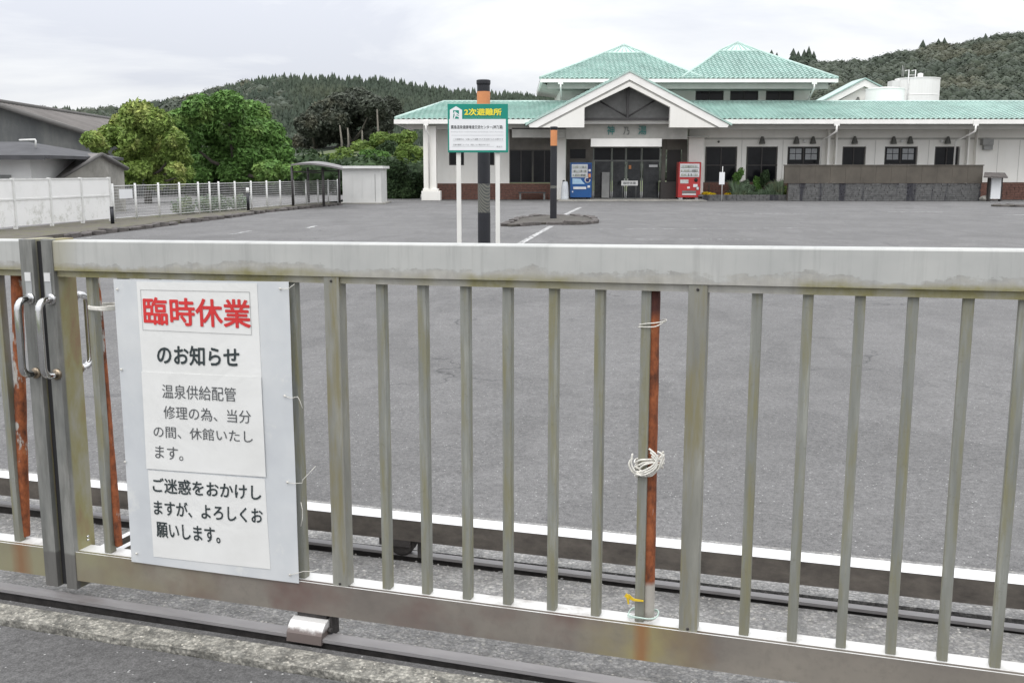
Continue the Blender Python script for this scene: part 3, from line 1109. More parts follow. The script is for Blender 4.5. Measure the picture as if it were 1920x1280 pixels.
pipe('rusty_pipe', 'rust-red pipe tied to a gate bar right of centre with rope', (1225, 533), (1214, 1163), 0.0200, 'rust_right', 0.058, 0.058, 1)
pipe('rusty_pipe', 'leaning rust-streaked pipe just left of the white notice', (179, 515), (223, 1022), 0.0135, 'rust_left', 0.085, 0.055, 2)
pipe('rusty_pipe', 'rusty pipe behind the left gate leaf at the frame edge', (31, 505), (46, 1003), 0.020, 'rust_far', 0.06, 0.06, 3)


def loop_pts(s0, s1, o0, o1, z, tilt=0.0, wob=0.002, seed=0, turns=1.0, rise=0.0, start=0.0):
    pts = []
    N = int(26 * turns)
    for k in range(N + 1):
        t = 2 * math.pi * turns * k / N + start
        cx, cy = (s0 + s1) / 2, (o0 + o1) / 2
        x = cx + (s1 - s0) / 2 * math.copysign(abs(math.cos(t)) ** 0.6, math.cos(t))
        y = cy - (o1 - o0) / 2 * math.copysign(abs(math.sin(t)) ** 0.6, math.sin(t))
        zz_ = z + tilt * math.cos(t) + rise * k / N + wob * mn.noise((k * 0.25, seed, 3.1)) * 2
        pts.append(gw(x, y, zz_))
    return pts


def tie(name, label, cat, pts_list, r, mat, base):
    bm = bmesh.new()
    base = Vector(base)
    sm = []
    for pts in pts_list:
        P_ = [Vector(p) for p in pts]
        P_ = [P_[0]] + P_ + [P_[-1]]
        q_ = []
        for i in range(1, len(P_) - 2):
            a0, a1, a2, a3 = P_[i - 1:i + 3]
            for k in range(3):
                t = k / 3
                q_.append(.5 * (2 * a1 + (a2 - a0) * t + (2 * a0 - 5 * a1 + 4 * a2 - a3) * t * t + (3 * a1 - a0 - 3 * a2 + a3) * t ** 3))
        q_.append(P_[-1])
        sm.append(q_)
    pts_list = sm
    for pts in pts_list:
        tube_bm(bm, [p - base for p in pts], r, 6)
    o = bmo(name, bm, mat, None, True)
    o.location = base
    return tag(o, label, cat)


SP0 = 0.368
# thin twine near the top of the right pipe
tie('twine', 'thin white twine round the top of the rusty pipe and bar', 'twine',
    [loop_pts(SP0 - 0.003, 0.438, 0.022, 0.080, gs(1210, 608)[1], 0.006, 0.002, 1), loop_pts(SP0 - 0.006, 0.436, 0.020, 0.082, gs(1210, 613)[1], 0.008, 0.003, 2)], 0.0016, 'twine', gpt(SP0, .05, 1.08))
zk = gs(1210, 875)[1]
tw = []
for k in range(6):
    tw.append(loop_pts(SP0 - 0.004 - 0.002 * (k % 3), 0.438 + 0.003 * (k % 2), 0.018 - 0.002 * (k % 4), 0.082, zk - 0.026 + 0.008 * k, 0.014 + 0.006 * math.sin(k * 2.1), 0.010, 10 + k))
ka, kb = gs(1186, 850)[0], gs(1190, 885)[0]
tw.append([gw(ka, 0.0, gs(1186, 850)[1]), gw(ka - .003, 0.0, gs(1186, 868)[1]), gw(kb, 0.004, gs(1192, 885)[1]), gw(0.37, .012, zk - .02), gw(.40, .01, zk - .03)])
tw.append([gw(0.43, 0.01, zk + .045), gw(.444, .012, zk + .035), gw(.44, .01, zk + .01), gw(.43, .014, zk - .01), gw(.40, .012, zk - .03)])
tw.append([gw(0.36, .012, zk + .02), gw(.35, .006, zk + .005), gw(.362, .006, zk - .02), gw(.39, .01, zk - .03)])
for k in range(3):
    tw.append([gw(0.405 + .004 * k, 0.014, zk + .05 - .01 * k), gw(.43, .010, zk + .03 - .01 * k), gw(.42, .008, zk + .005 - .008 * k), gw(.39, .008, zk - .015 - .006 * k), gw(.372, .016, zk - .02)])
tie('rope', 'thick bundle of frayed white rope binding the rusty pipe halfway up', 'rope', tw, 0.0029, 'twine', gpt(SP0, .05, zk))
zy = gs(1182, 1127)[1]
bm = bmesh.new()
base = gw(0.36, 0.012, zy)
for (sa, za, sb_, zb_, w) in ((0.345, zy + .012, 0.372, zy - .004, .012), (0.352, zy + .006, 0.354, zy - .018, .008), (0.372, zy, 0.398, zy - .003, .007), (0.36, zy + .012, 0.348, zy - .002, .010)):
    a, b = gw(sa, 0.014, za) - base, gw(sb_, 0.020, zb_) - base
    d = (b - a).normalized()
    nn = Vector((ST, CT, 0))
    u = d.cross(nn) * w / 2
    for sg in (0, 1):
        pass
    vv = [bm.verts.new(p) for p in (a - u, a + u, b + u * .6, b - u * .6)] + [bm.verts.new(p + nn * 0.003) for p in (a - u, a + u, b + u * .6, b - u * .6)]
    for f in ((0, 1, 2, 3), (7, 6, 5, 4), (0, 4, 5, 1), (1, 5, 6, 2), (2, 6, 7, 3), (3, 7, 4, 0)):
        bm.faces.new([vv[i] for i in f])
o = bmo('tape', bm, 'yellow_tape')
o.location = base
tag(o, 'knotted scrap of yellow tape near the foot of the rusty pipe', 'tape')
zg = gs(1200, 1160)[1]
tie('cord', 'pale green cord looped round the foot of the rusty pipe', 'cord', [loop_pts(0.352, 0.437, 0.010, 0.082, zg, 0.0, 0.002, 5), loop_pts(0.350, 0.437, 0.012, 0.082, zg - .004, 0.003, 0.002, 6)], 0.002, 'pale_green_cord', gpt(SP0, .05, zg))
zc = gs(172, 581)[1]
tie('cable_tie', 'white strap holding the leaning pipe beside the notice to its bar', 'strap',
    [loop_pts(gs(156, 581)[0], gs(194, 578)[0], 0.008, 0.115, zc + .003 * k, -0.004 + .001 * k, 0.001, 7 + k) for k in range(4)], 0.0035, 'twine', gpt(-1.5, .05, zc))

# ------------------------------------------------------------------ the notice
NO = -0.006       # distance before the gate's face
notice = thing('notice_board', 'white laminated closure notice with red and black Japanese lettering tied to the gate bars', 'notice', gw(0, NO, 0), rz=-TH)


def npt(x, y, d=0.0):
    s_, z_ = gs(x, y, NO)
    return Vector((s_, -d, z_ + GS * s_))


def bulge(s, z):
    return 0.004 * math.sin((s + 1.39) / 0.66 * math.pi) + 0.003 * mn.noise((s * 4, z * 3, 0))


def quad_sheet(name, c, d, mat, nx=26, ny=34, th=0.0012, curl=0.0):
    """c: four corner pixels (tl, tr, br, bl)"""
    P = [npt(*q) for q in c]
    vs, fs = [], []
    for side in (0, 1):
        for j in range(ny + 1):
            for i in range(nx + 1):
                u, v = i / nx, j / ny
                p = P[0].lerp(P[1], u).lerp(P[3].lerp(P[2], u), v)
                yy = -d - bulge(p.x, p.z) - curl * (abs(u - .5) * 2) ** 6 + side * th
                vs.append((p.x, yy, p.z))
    k = (nx + 1) * (ny + 1)
    for side in (0, 1):
        for j in range(ny):
            for i in range(nx):
                a = side * k + j * (nx + 1) + i
                q = (a, a + nx + 1, a + nx + 2, a + 1)
                fs.append(q if side == 0 else q[::-1])
    rim = [i for i in range(nx + 1)] + [(j) * (nx + 1) + nx for j in range(1, ny + 1)] + [ny * (nx + 1) + i for i in range(nx - 1, -1, -1)] + [j * (nx + 1) for j in range(ny - 1, 0, -1)]
    for a, b in zip(rim, rim[1:] + rim[:1]):
        fs.append((a, b, b + k, a + k))
    return pyd(name, vs, fs, mat, notice, False)


quad_sheet('laminate', ((213, 523), (541, 528), (560.5, 1093), (247, 1052)), 0.0, 'laminate')
quad_sheet('sheet', ((257, 528), (483, 531), (492, 706), (268, 697)), 0.0016, 'paper')
quad_sheet('sheet', ((279, 880), (497, 897), (508, 1066), (289, 1042)), 0.0016, 'paper')
quad_sheet('sheet', ((267, 696), (492, 706), (500, 893), (277, 877)), 0.0034, 'paper', curl=0.001)


def ntext(s, tl, tr, bl, mat, weight, d):
    """ink box by its top-left, top-right and bottom-left pixels"""
    a, b, c_ = npt(*bl), npt(*tr), npt(*tl)
    ex, ez = b - c_, c_ - a
    co, fs = text_mesh(s, weight)
    m0, m1 = co.min(0), co.max(0)
    vs = []
    for q in co:
        p = a + ex * ((q[0] - m0[0]) / (m1[0] - m0[0])) + ez * ((q[1] - m0[1]) / (m1[1] - m0[1]))
        vs.append((p.x, -d - bulge(p.x, p.z) - q[2] * 0.00004, p.z))
    return pyd('lettering', vs, fs, mat, notice)


ntext('臨時休業', (269, 556), (471, 561), (272, 608), 'red_print', 0.020, 0.0034)
ntext('のお知らせ', (296, 645), (451, 650), (297, 682), 'black_print', 0.022, 0.0034)
ntext('温泉供給配管', (306, 719), (445, 725), (307, 745), 'grey_print', 0.002, 0.0052)
ntext('修理の為、当分', (309, 759), (473, 768), (310, 783), 'grey_print', 0.002, 0.0052)
ntext('の間、休館いたし', (290, 796), (476, 806), (291, 818), 'grey_print', 0.002, 0.0052)
ntext('ます。', (294, 833), (347, 838), (294, 857), 'grey_print', 0.002, 0.0052)
ntext('ご迷惑をおかけし', (288, 893), (491, 908), (289, 921), 'black_print', 0.016, 0.0034)
ntext('ますが、よろしくお', (290, 935), (494, 951), (291, 963), 'black_print', 0.016, 0.0034)
ntext('願いします。', (294, 976), (414, 988), (296, 1005), 'black_print', 0.016, 0.0034)


def nline(c, w, d, mat):
    bm = bmesh.new()
    for (x0, y0), (x1, y1) in zip(c, c[1:] + c[:1]):
        a, b = npt(x0, y0), npt(x1, y1)
        for t in range(8):
            p, q = a.lerp(b, t / 8), a.lerp(b, (t + 1) / 8)
            dd = (q - p).normalized()
            u = Vector((-dd.z, 0, dd.x)) * w / 2
            bm.faces.new([bm.verts.new((v.x, -d - bulge(v.x, v.z), v.z)) for v in (p - u, q - u, q + u, p + u)])
    return bmo('frame_line', bm, mat, notice)


nline([(265, 543), (470, 547), (474, 627), (270, 618)], 0.0012, 0.0034, 'frame_print')
# eyelets and tie threads at the edge
for k, (ex_, ey_, pts_) in enumerate(((527, 541, [(527, 541), (543, 541), (552, 535), (556, 532)]), (536, 741, [(536, 741), (548, 745), (562, 742), (566, 749), (571, 763)]),
                                   (540, 903, [(540, 903), (556, 905), (570, 903), (571, 897), (582, 886), (595, 872)]), (545, 1076, [(545, 1076), (560, 1072), (572, 1068), (590, 1068), (600, 1064)]))):
    e0 = npt(ex_, ey_)
    yb = -0.004 - bulge(e0.x, e0.z)
    lathe_pts = [(e0.x, yb, e0.z), (e0.x, yb - 0.002, e0.z)]
    tube('eyelet', lathe_pts, 0.004, 'twine', notice, 10)
    tube('thread', [(npt(a_, b_).x, yb - 0.003 - (0.004 if i_ > 1 else 0), npt(a_, b_).z) for i_, (a_, b_) in enumerate(pts_)], 0.0011, 'twine', notice, 5)
tube('thread', [(npt(a_, b_).x, -0.006, npt(a_, b_).z) for a_, b_ in ((566, 940), (569, 955), (569, 970), (566, 985))], 0.0011, 'twine', notice, 5)
for ex_, ey_ in ((222, 542), (229, 692), (236, 865), (258, 1036)):
    e0 = npt(ex_, ey_)
    yb = -0.004 - bulge(e0.x, e0.z)
    tube('eyelet', [(e0.x, yb, e0.z), (e0.x, yb - 0.002, e0.z)], 0.004, 'twine', notice, 10)

# ------------------------------------------------------------------ the bathhouse
B = thing('bathhouse', 'long white public bathhouse with teal tiled roofs and a gabled entrance porch', 'building', (7.0, 56.0, 0.0))
BO = Vector(B.location)


def P3(x, y, Y):
    return at(x, y, Y)


def off_of(parent):
    off = Vector((0, 0, 0))
    r_ = parent
    while r_ is not None:
        off += Vector(r_.location)
        r_ = r_.parent
    return off


def tiles(name, el, er, rr_, rl, parent, tile=0.27, row=0.27, mat='teal_tile'):
    """rows of wavy roof tiles over the planar quad eave-left, eave-right, ridge-right, ridge-left"""
    off = off_of(parent)
    el, er, rr_, rl = [Vector(p) - off for p in (el, er, rr_, rl)]
    U = (er - el).normalized()
    N = U.cross(rl - el).normalized()
    if N.z < 0:
        N = -N
    Vd = N.cross(U).normalized()
    if Vd.z < 0:
        Vd = -Vd
    hL, uL = (rl - el).dot(Vd), (rl - el).dot(U)
    uE = (er - el).dot(U)
    uR = (rr_ - el).dot(U)
    nrow = max(1, int(round(hL / row)))
    dv = hL / nrow
    du = tile / 4
    vs, fs = [], []
    for j in range(nrow):
        v0, v1 = j * dv, (j + 1) * dv
        lo = min(uL * v0 / hL, uL * v1 / hL)
        hi = max(uE + (uR - uE) * v0 / hL, uE + (uR - uE) * v1 / hL)
        k0, k1 = int(math.floor(lo / du)), int(math.ceil(hi / du))
        prev = None
        for k in range(k0, k1 + 1):
            q = []
            for v in (v0, v1):
                l_, r_ = uL * v / hL, uE + (uR - uE) * v / hL
                q.append(min(max(k * du, l_), r_))
            ph = (0.0, 0.045, 0.065, 0.035)[k % 4]
            a = el + U * q[0] + Vd * v0
            b = el + U * q[1] + Vd * v1
            i0 = len(vs)
            vs += [a + N * (0.0 + ph), a + N * (0.05 + ph), b + N * (0.005 + ph)]
            if prev is not None and (q[0] - prev[1] > 1e-4 or q[1] - prev[2] > 1e-4):
                p0 = prev[0]
                fs.append((p0, i0, i0 + 1, p0 + 1))
                fs.append((p0 + 1, i0 + 1, i0 + 2, p0 + 2))
            prev = (i0, q[0], q[1])
    o = pyd(name, vs, fs, mat, parent)
    return tag(o, kind='stuff')


def cap(a, b, r, parent, name='ridge_cap', mat='teal_cap'):
    off = off_of(parent)
    return tube(name, [Vector(a) - off, Vector(b) - off], r, mat, parent, 8)


# main wing roof (front slope + back)
YE, YR, YW = 53.6, 58.2, 55.6
LX, RX = 742, 2150
eL, eR = P3(LX, 229, YE), P3(RX, 222, YE)
eR.z = eL.z
rL, rR = P3(832, 200, YR), P3(RX, 192, YR)
zr = P3(1500, 192, YR).z
ze = P3(1500, 224, YE).z
eL.z = eR.z = ze
rL.z = rR.z = zr
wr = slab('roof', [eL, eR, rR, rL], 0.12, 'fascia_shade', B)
for v in wr.data.vertices:
    v.co -= BO
tiles('roof_tiles', eL, P3(1000, 224, YE) * 1.0 if False else Vector((at(1070, 224, YE).x, YE, ze)), Vector((at(1070, 192, YR).x, YR, zr)), rL, wr)
tiles('roof_tiles', Vector((at(1362, 224, YE).x - 3.2, YE, ze)), eR, rR, Vector((at(1362, 192, YR).x - 3.2, YR, zr)), wr)
cap(rL, rR, 0.11, wr)
cap(eL + Vector((0, 0, .06)), rL, 0.10, wr)
# back slope and left hip
bL, bR = Vector((eL.x, 2 * YR - YE, ze)), Vector((eR.x, 2 * YR - YE, ze))
o = slab('roof_slope', [rL, rR, bR, bL], 0.12, 'teal_cap', wr)
for v in o.data.vertices:
    v.co -= BO
o = slab('roof_slope', [eL, rL, bL], 0.12, 'teal_cap', wr)
for v in o.data.vertices:
    v.co -= BO
# fascia gutters
g1 = wbox('gutter', eL.x - 0.08, eR.x, YE - 0.14, YE + 0.02, ze - 0.23, ze - 0.01, 'fascia', B)
wbox('gutter', eL.x - 0.08, eL.x + 0.06, YE + 0.021, bL.y, ze - 0.23, ze - 0.01, 'fascia', B)
z2 = P3(1500, 236, YE + .5).z
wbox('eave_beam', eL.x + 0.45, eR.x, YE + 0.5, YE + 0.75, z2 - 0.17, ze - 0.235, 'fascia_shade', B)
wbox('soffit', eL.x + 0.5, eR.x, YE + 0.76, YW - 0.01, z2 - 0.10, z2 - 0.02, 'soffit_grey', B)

# walls: right part
zb = 0.0
def wallp(name, px0, px1, py0, py1, Y, dep, mat, parent=B):
    return pbox(name, px0, px1, py0, py1, Y, dep, mat, parent)


zt = P3(1500, 244, YW).z
WX0, WX1 = at(1290, 300, YW).x, at(2140, 300, YW).x
# wall pieces around window openings (butted end to end)
wins = [(1322, 1382, 275, 342), (1399, 1458, 275, 342), (1476, 1538, 275, 309), (1579, 1623, 275, 312), (1658, 1720, 275, 309), (1752, 1799, 275, 312)]
WB = P3(1500, 342, YW).z      # sill of the tall windows
for i, (a, b) in enumerate(zip([1290] + [w[1] for w in wins], [w[0] for w in wins] + [2140])):
    wbox('wall', at(a, 300, YW).x, at(b, 300, YW).x, YW, YW + 0.25, WB + 0.002, P3(1500, 275, YW).z, 'stucco', B)
wbox('wall', WX0, WX1, YW, YW + 0.25, P3(1500, 275, YW).z, zt + 0.12, 'stucco', B)
wbox('wall', WX0, WX1, YW + 0.02, YW + 0.27, 0, WB, 'brick_brown', B)
for w in wins[2:]:
    wbox('wall', at(w[0], 300, YW).x, at(w[1], 300, YW).x, YW + .001, YW + 0.249, WB + 0.002, P3(1500, w[3], YW).z, 'stucco', B)
# grey band below the soffit
wbox('wall_band', WX0, WX1, YW - 0.03, YW - 0.001, P3(1500, 262, YW).z, P3(1500, 258.5, YW).z, 'soffit_grey', B)


def window(x0, x1, y0, y1, Y, parent, kind='dark'):
    a, b = at(x0, y1, Y), at(x1, y0, Y)
    bm = bmesh.new()
    off = off_of(parent)
    t = 0.06
    X0, X1, Z0, Z1 = a.x - off.x, b.x - off.x, a.z - off.z, b.z - off.z
    y_ = Y - off.y
    bx(bm, X0, X1, y_ + .06, y_ + .12, Z1 - t, Z1)
    bx(bm, X0, X1, y_ + .06, y_ + .12, Z0, Z0 + t)
    bx(bm, X0, X0 + t, y_ + .06, y_ + .12, Z0 + t, Z1 - t)
    bx(bm, X1 - t, X1, y_ + .06, y_ + .12, Z0 + t, Z1 - t)
    xm = (X0 + X1) / 2
    bx(bm, xm - t / 2, xm + t / 2, y_ + .055, y_ + .115, Z0 + t, Z1 - t)
    w = bmo('window', bm, 'frame_dark', parent)
    for x_0, x_1 in ((X0 + t, xm - t / 2), (xm + t / 2, X1 - t)):
        box('pane', x_0, x_1, y_ + .09, y_ + .10, Z0 + t, Z1 - t, 'dark_glass', w)
        if kind == 'lace':
            zc_ = Z0 + t + (Z1 - Z0) * 0.22
            g = 0.035
            cx = (x_0 + x_1) / 2
            cz = (zc_ + Z1 - t) / 2
            for (p, q) in ((x_0 + .08, cx - g / 2), (cx + g / 2, x_1 - .08)):
                for (r_, s_) in ((zc_, cz - g / 2), (cz + g / 2, Z1 - t - .05)):
                    box('screen_pane', p, q, y_ + .078, y_ + .086, r_, s_, 'lace_curtain', w)
    return w


for k, w in enumerate(wins):
    window(w[0], w[1], w[2], w[3], YW, B, 'lace' if k in (2, 4) else 'dark')
    if k < 2:
        pbox('window_ledge', w[0] + 1, w[1] - 1, 309, 311, YW + 0.045, 0.01, 'frame_dark', B)
# columns
for x0, x1 in ((1547, 1558), (1562, 1572), (1808, 1820), (1824, 1835)):
    a, b = at(x0, 376, YW - .35), at(x1, 246, YW - .35)
    wbox('column', a.x, b.x, YW - 0.35, YW - 0.032, 0, zt + .05, 'stucco', B)
# wall joints (fine vertical grooves are built as recessed strips)
for x_ in (1390, 1467, 1640, 1740, 1870, 1910):
    a = at(x_, 300, YW)
    wbox('wall_joint', a.x - .012, a.x + .012, YW - 0.006, YW - 0.001, WB + .01, P3(1500, 263, YW).z, 'soffit_grey', B)


def sconce(px_, py_, Y, parent):
    c = at(px_, py_, Y)
    off = off_of(parent)
    o = lathe('wall_lamp', [(0.05, 0.22), (0.07, 0.2), (0.10, 0.1), (0.15, -0.05), (0.17, -0.16), (0.15, -0.17)], 'lamp_bronze', parent, 12, (c.x - off.x, Y - .15 - off.y, c.z - off.z))
    return o


for x_ in (1428, 1492, 1523, 1601, 1674, 1705, 1775):
    sconce(x_, 264, YW, B)
for x_ in (1508, 1690, 1764):
    c = at(x_, 265, YW)
    lathe('round_light', [(0.03, 0.075), (0.08, 0.05), (0.09, 0), (0.08, -0.05), (0.03, -0.075)], 'opal', B, 12, (c.x - BO.x, YW - .1 - BO.y, c.z))
c = at(1347, 266, YW)
lathe('round_light', [(0.03, 0.06), (0.06, 0.03), (0.06, -0.03), (0.03, -0.06)], 'lamp_bronze', B, 12, (c.x - BO.x, YW - .08 - BO.y, c.z))
# air vent box on the right
vb = pbox('vent_hood', 1843, 1864, 260, 272, YW - 0.35, 0.349, 'unit_grey', B)
prism_pts = [(at(1843, 272, YW).x, 0)]
pbox('vent_lip', 1845, 1862, 272, 281, YW - 0.25, 0.249, 'unit_grey', B)

# downpipes on the right wing
for x_, y0_ in ((1568, 232), (1828, 232)):
    a = at(x_, 232, YE - .05)
    b = at(x_, 246, YW - .45)
    wbox('rain_head', a.x - .14, a.x + .14, YE - 0.2, YE - 0.145, ze - .33, ze - .06, 'fascia', B)
    pts = [(a.x, YE - .17, ze - .3), (a.x, YE - .17, ze - .6), (a.x - .1, YE + .2, ze - .75), (a.x - .25, YW - .46, ze - 1.05), (a.x - .25, YW - .46, 0.1)]
    tube('downpipe', [Vector(p) - BO for p in pts], 0.05, 'fascia', B, 8)

# left part: arcade column, wall, brick base, openings
YL = 55.9
yb_l = P3(900, 344, YL).z
xs = [(817, 842), (870, 905), (930, 955)]
zsoff = z2 - .02
wbox('wall', at(817, 300, YL).x, at(842, 300, YL).x, YL, YL + .25, yb_l + .002, zsoff, 'stucco', B)
wbox('wall', at(870, 300, YL).x, at(905, 300, YL).x, YL, YL + .25, yb_l + .002, zsoff, 'stucco', B)
wbox('wall', at(927, 300, YL).x, at(955, 300, YL).x, YL, YL + .25, yb_l + .002, zsoff, 'stucco', B)
za_, zb_ = P3(850, 310, YL).z, P3(850, 282, YL).z
for a, b in ((842, 870), (905, 927)):
    wbox('wall', at(a, 300, YL).x, at(b, 300, YL).x, YL + .001, YL + .249, yb_l + .002, za_, 'stucco', B)
    wbox('wall', at(a, 300, YL).x, at(b, 300, YL).x, YL + .001, YL + .249, zb_, zsoff - .001, 'stucco', B)
    window(a, b, 282, 310, YL, B)
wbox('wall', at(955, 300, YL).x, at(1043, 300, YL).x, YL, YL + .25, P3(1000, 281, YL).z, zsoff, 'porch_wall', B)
window(955, 999, 281, 343, YL, B)
window(999, 1043, 281, 343, YL, B)
# brick base built of courses of bricks
def bricks(x0, x1, z0, z1, Y, parent, bw=0.42, bh=0.13):
    off = off_of(parent)
    bm = bmesh.new()
    z_ = z0 + 0.01
    r_ = 0
    rng = random.Random(int(x0 * 10))
    while z_ < z1 - 0.02:
        x_ = x0 + (bw / 2 if r_ % 2 else 0) - bw
        while x_ < x1:
            a, b = max(x_, x0), min(x_ + bw - .02, x1)
            if b - a > .03:
                d = rng.uniform(0, .012)
                bx(bm, a - off.x, b - off.x, Y - .02 - d - off.y, Y - .001 - off.y, z_ - off.z, min(z_ + bh - .018, z1) - off.z)
            x_ += bw
        z_ += bh
        r_ += 1
    return tag(bmo('brickwork', bm, 'brick_brown', parent), kind='stuff')


bw_ = wbox('wall_base', at(817, 300, YL).x, at(1043, 300, YL).x, YL + .02, YL + .25, 0.0, yb_l, 'mortar', B)
bricks(at(817, 300, YL).x, at(1043, 300, YL).x, 0.0, yb_l, YL + .02, bw_)
bw2 = wbox('wall_base', at(1862, 300, YW).x, WX1, YW - .04, YW + .015, 0.0, WB - .02, 'mortar', B)
bricks(at(1862, 300, YW).x, WX1, 0.0, WB - .02, YW - .04, bw2)
bw3 = wbox('wall_base', at(1316, 300, YW).x, at(1475, 300, YW).x, YW - .04, YW + .015, 0.0, WB - .02, 'mortar', B)
bricks(at(1316, 300, YW).x, at(1475, 300, YW).x, 0.0, WB - .02, YW - .04, bw3)
# corner column
YC = 53.95
a, b = at(795, 376, YC), at(817, 248, YC)
wbox('column', a.x, b.x - 0.33, YC, YC + .62, 0.55, zsoff, 'stucco', B)
wbox('column', a.x + 0.33, b.x, YC + .05, YC + .67, 0.55, zsoff, 'stucco', B)
wbox('column_base', a.x - .12, b.x + .22, YC - .15, YC + .8, 0, 0.50, 'stucco', B, 0.03)
wbox('column_base', a.x - .05, b.x + .10, YC - .07, YC + .72, 0.50, 0.62, 'stucco', B, 0.03)
a = at(799, 235, YE)
wbox('rain_head', a.x - .12, a.x + .12, YE - .2, YE - .145, ze - .33, ze - .06, 'fascia', B)
tube('downpipe', [Vector(p) - BO for p in ((a.x, YE - .17, ze - .3), (a.x, YE - .17, ze - .55), (a.x + .1, YC - .08, ze - .8), (a.x + .1, YC - .08, .65))], 0.04, 'fascia', B, 8)
# left side wall
wbox('side_wall', at(817, 300, YL).x - .02, at(817, 300, YL).x + .23, YL + .26, YR + 4, 0, zsoff - .002, 'stucco', B)

# entrance porch: gable
YG = 52.6
ap = P3(1176, 131, YG)
fl, fr = P3(991, 232, YG), P3(1367, 228, YG)
fr.z = fl.z = (fl.z + fr.z) / 2
mid = (fl.x + fr.x) / 2
ap.x = mid
GD = 8.0     # depth of the porch roof
def rel3(v, parent):
    return Vector(v) - off_of(parent)


gab = wbox('porch', at(1120, 300, YG).x, at(1122, 300, YG).x, YG + 1.6, YG + 1.7, ap.z - 1.2, ap.z - 1.1, 'soffit_grey', B)
up = Vector((0, 0, 1))
for sgn, foot in ((-1, fl), (1, fr)):
    # roof slope above the boards
    p0, p1 = foot + Vector((sgn * .15, -0.05, -.05)), ap + Vector((0, -0.05, .0))
    q0, q1 = p0 + Vector((0, GD, 0)), p1 + Vector((0, GD, 0))
    sl_ = slab('porch_roof', [p0 - BO, p1 - BO, q1 - BO, q0 - BO], 0.10, 'teal_cap', B)
    # tiles run down the slope; visible as an edge
    if sgn < 0:
        fy = Vector((0, .3, -.06))
        tiles('roof_tiles', q0 - up * .06, p0 + fy, p1 + fy, q1 - up * .06, sl_)
    else:
        tiles('roof_tiles', p0 + fy, q0 - up * .06, q1 - up * .06, p1 + fy, sl_)
    # barge boards, cut level at the foot
    slp = (ap.z - foot.z) / abs(ap.x - foot.x)
    zsx = P3(1176, 239, YG).z
    xat = lambda d: mid + sgn * (ap.z - d - zsx) / slp
    for (d0, d1, yo, th, mt) in ((0.10, 0.48, 0.0, 0.10, 'fascia'), (0.485, 0.59, 0.06, 0.06, 'soffit_grey')):
        if d0 < .2:
            A = [(foot.x, foot.z - d0), (mid, ap.z - d0), (mid, ap.z - d1), (xat(d1), zsx), (foot.x + sgn * -.06, zsx)]
        else:
            A = [(xat(d0), zsx), (mid, ap.z - d0), (mid, ap.z - d1), (xat(d1), zsx)]
        prism('barge_board', [(x_ - BO.x, z_) for x_, z_ in A], YG + yo - BO.y, YG + yo + th - BO.y, mt, B)
# white gable wall with the open truss
zs_ = P3(1176, 239, YG).z
oL, oR = at(1096, 202, YG), at(1257, 201, YG)
oA = at(1176, 162, YG)
oA.x = mid
zf = fl.z - 0.28
slopeL = (ap.z - fl.z) / (mid - fl.x)
def zl(x, d):
    return ap.z - d - abs(x - mid) * slopeL


slp = (ap.z - fl.z) / (mid - fl.x)
for sg_, oo_ in ((-1, oL), (1, oR)):
    xf = mid + sg_ * (ap.z - .595 - zs_) / slp
    pts_ = [(xf, zs_), (oo_.x, zs_), (oo_.x, oo_.z), (mid, oA.z), (mid, ap.z - .595)]
    prism('gable_wall', [(x - BO.x, z) for x, z in pts_], YG + .03 - BO.y, YG + .4 - BO.y, 'stucco', B)
# recessed louvre and truss
YT = YG + .45
prism('gable_back', [(x - BO.x, z) for x, z in ((oL.x - .1, P3(1176, 224, YT).z), (oR.x + .1, P3(1176, 224, YT).z), (oR.x + .1, oR.z + .05), (mid, oA.z + .1), (oL.x - .1, oL.z + .05))], YT + .5 - BO.y, YT + .6 - BO.y, 'gable_louvre', B)
zb1, zb0 = P3(1176, 221, YT).z, P3(1176, 226, YT).z
wbox('truss_beam', oL.x - .05, oR.x + .05, YT + .1, YT + .3, zb0, zb1, 'timber_dark', B)
wbox('truss_post', mid - .06, mid + .06, YT + .12, YT + .28, zb1, oA.z, 'timber_dark', B)
for x_, y_ in ((1126, 190), (1229, 188)):
    a, b = at(x_, y_, YT), at(1176, 219, YT)
    tube('truss_brace', [Vector((a.x, YT + .2, a.z)) - BO, Vector((mid, YT + .2, b.z)) - BO], 0.05, 'timber_dark', B, 6)
# entrance lintel wall with the letters
YI = YT + 1.0
zi0, zi1 = P3(1176, 261, YI).z, P3(1176, 225, YI).z
wbox('lintel_wall', at(1061, 250, YI).x, at(1289, 250, YI).x, YI, YI + .2, zi0, zi1 + .5, 'soffit_grey', B)
wbox('lintel_wall', at(960, 250, YI).x, at(1061, 250, YI).x - .002, YI + .05, YI + .25, P3(1176, 258, YI).z, P3(1000, 240, YI).z, 'soffit_grey', B)
for s_, x0, x1, m_, y0, y1 in (('神', 1138, 1152, 'teal_letter', 236, 253), ('乃', 1168.5, 1180, 'grey_letter', 238.5, 253), ('湯', 1196.5, 1212, 'teal_letter', 236, 253)):
    a, b = at(x0, y1, YI), at(x1, y0, YI)
    letter('sign_letter', s_, Vector((a.x, YI - .06, a.z)) - BO, (b.x - a.x, 0, 0), (0, 0, b.z - a.z), m_, B, 0.0, -0.05)
pbox('lit_sign', 1108, 1241, 260, 275, YI - .3, .28, 'fascia', B)
# porch pillars
for x0, x1 in ((1043, 1061), (1289, 1321)):
    a, b = at(x0, 375, YI + .9), at(x1, 260, YI + .9)
    wbox('pillar', a.x, b.x, YI + .9, YI + 1.3, 0, zi0 + .6, 'stucco', B)
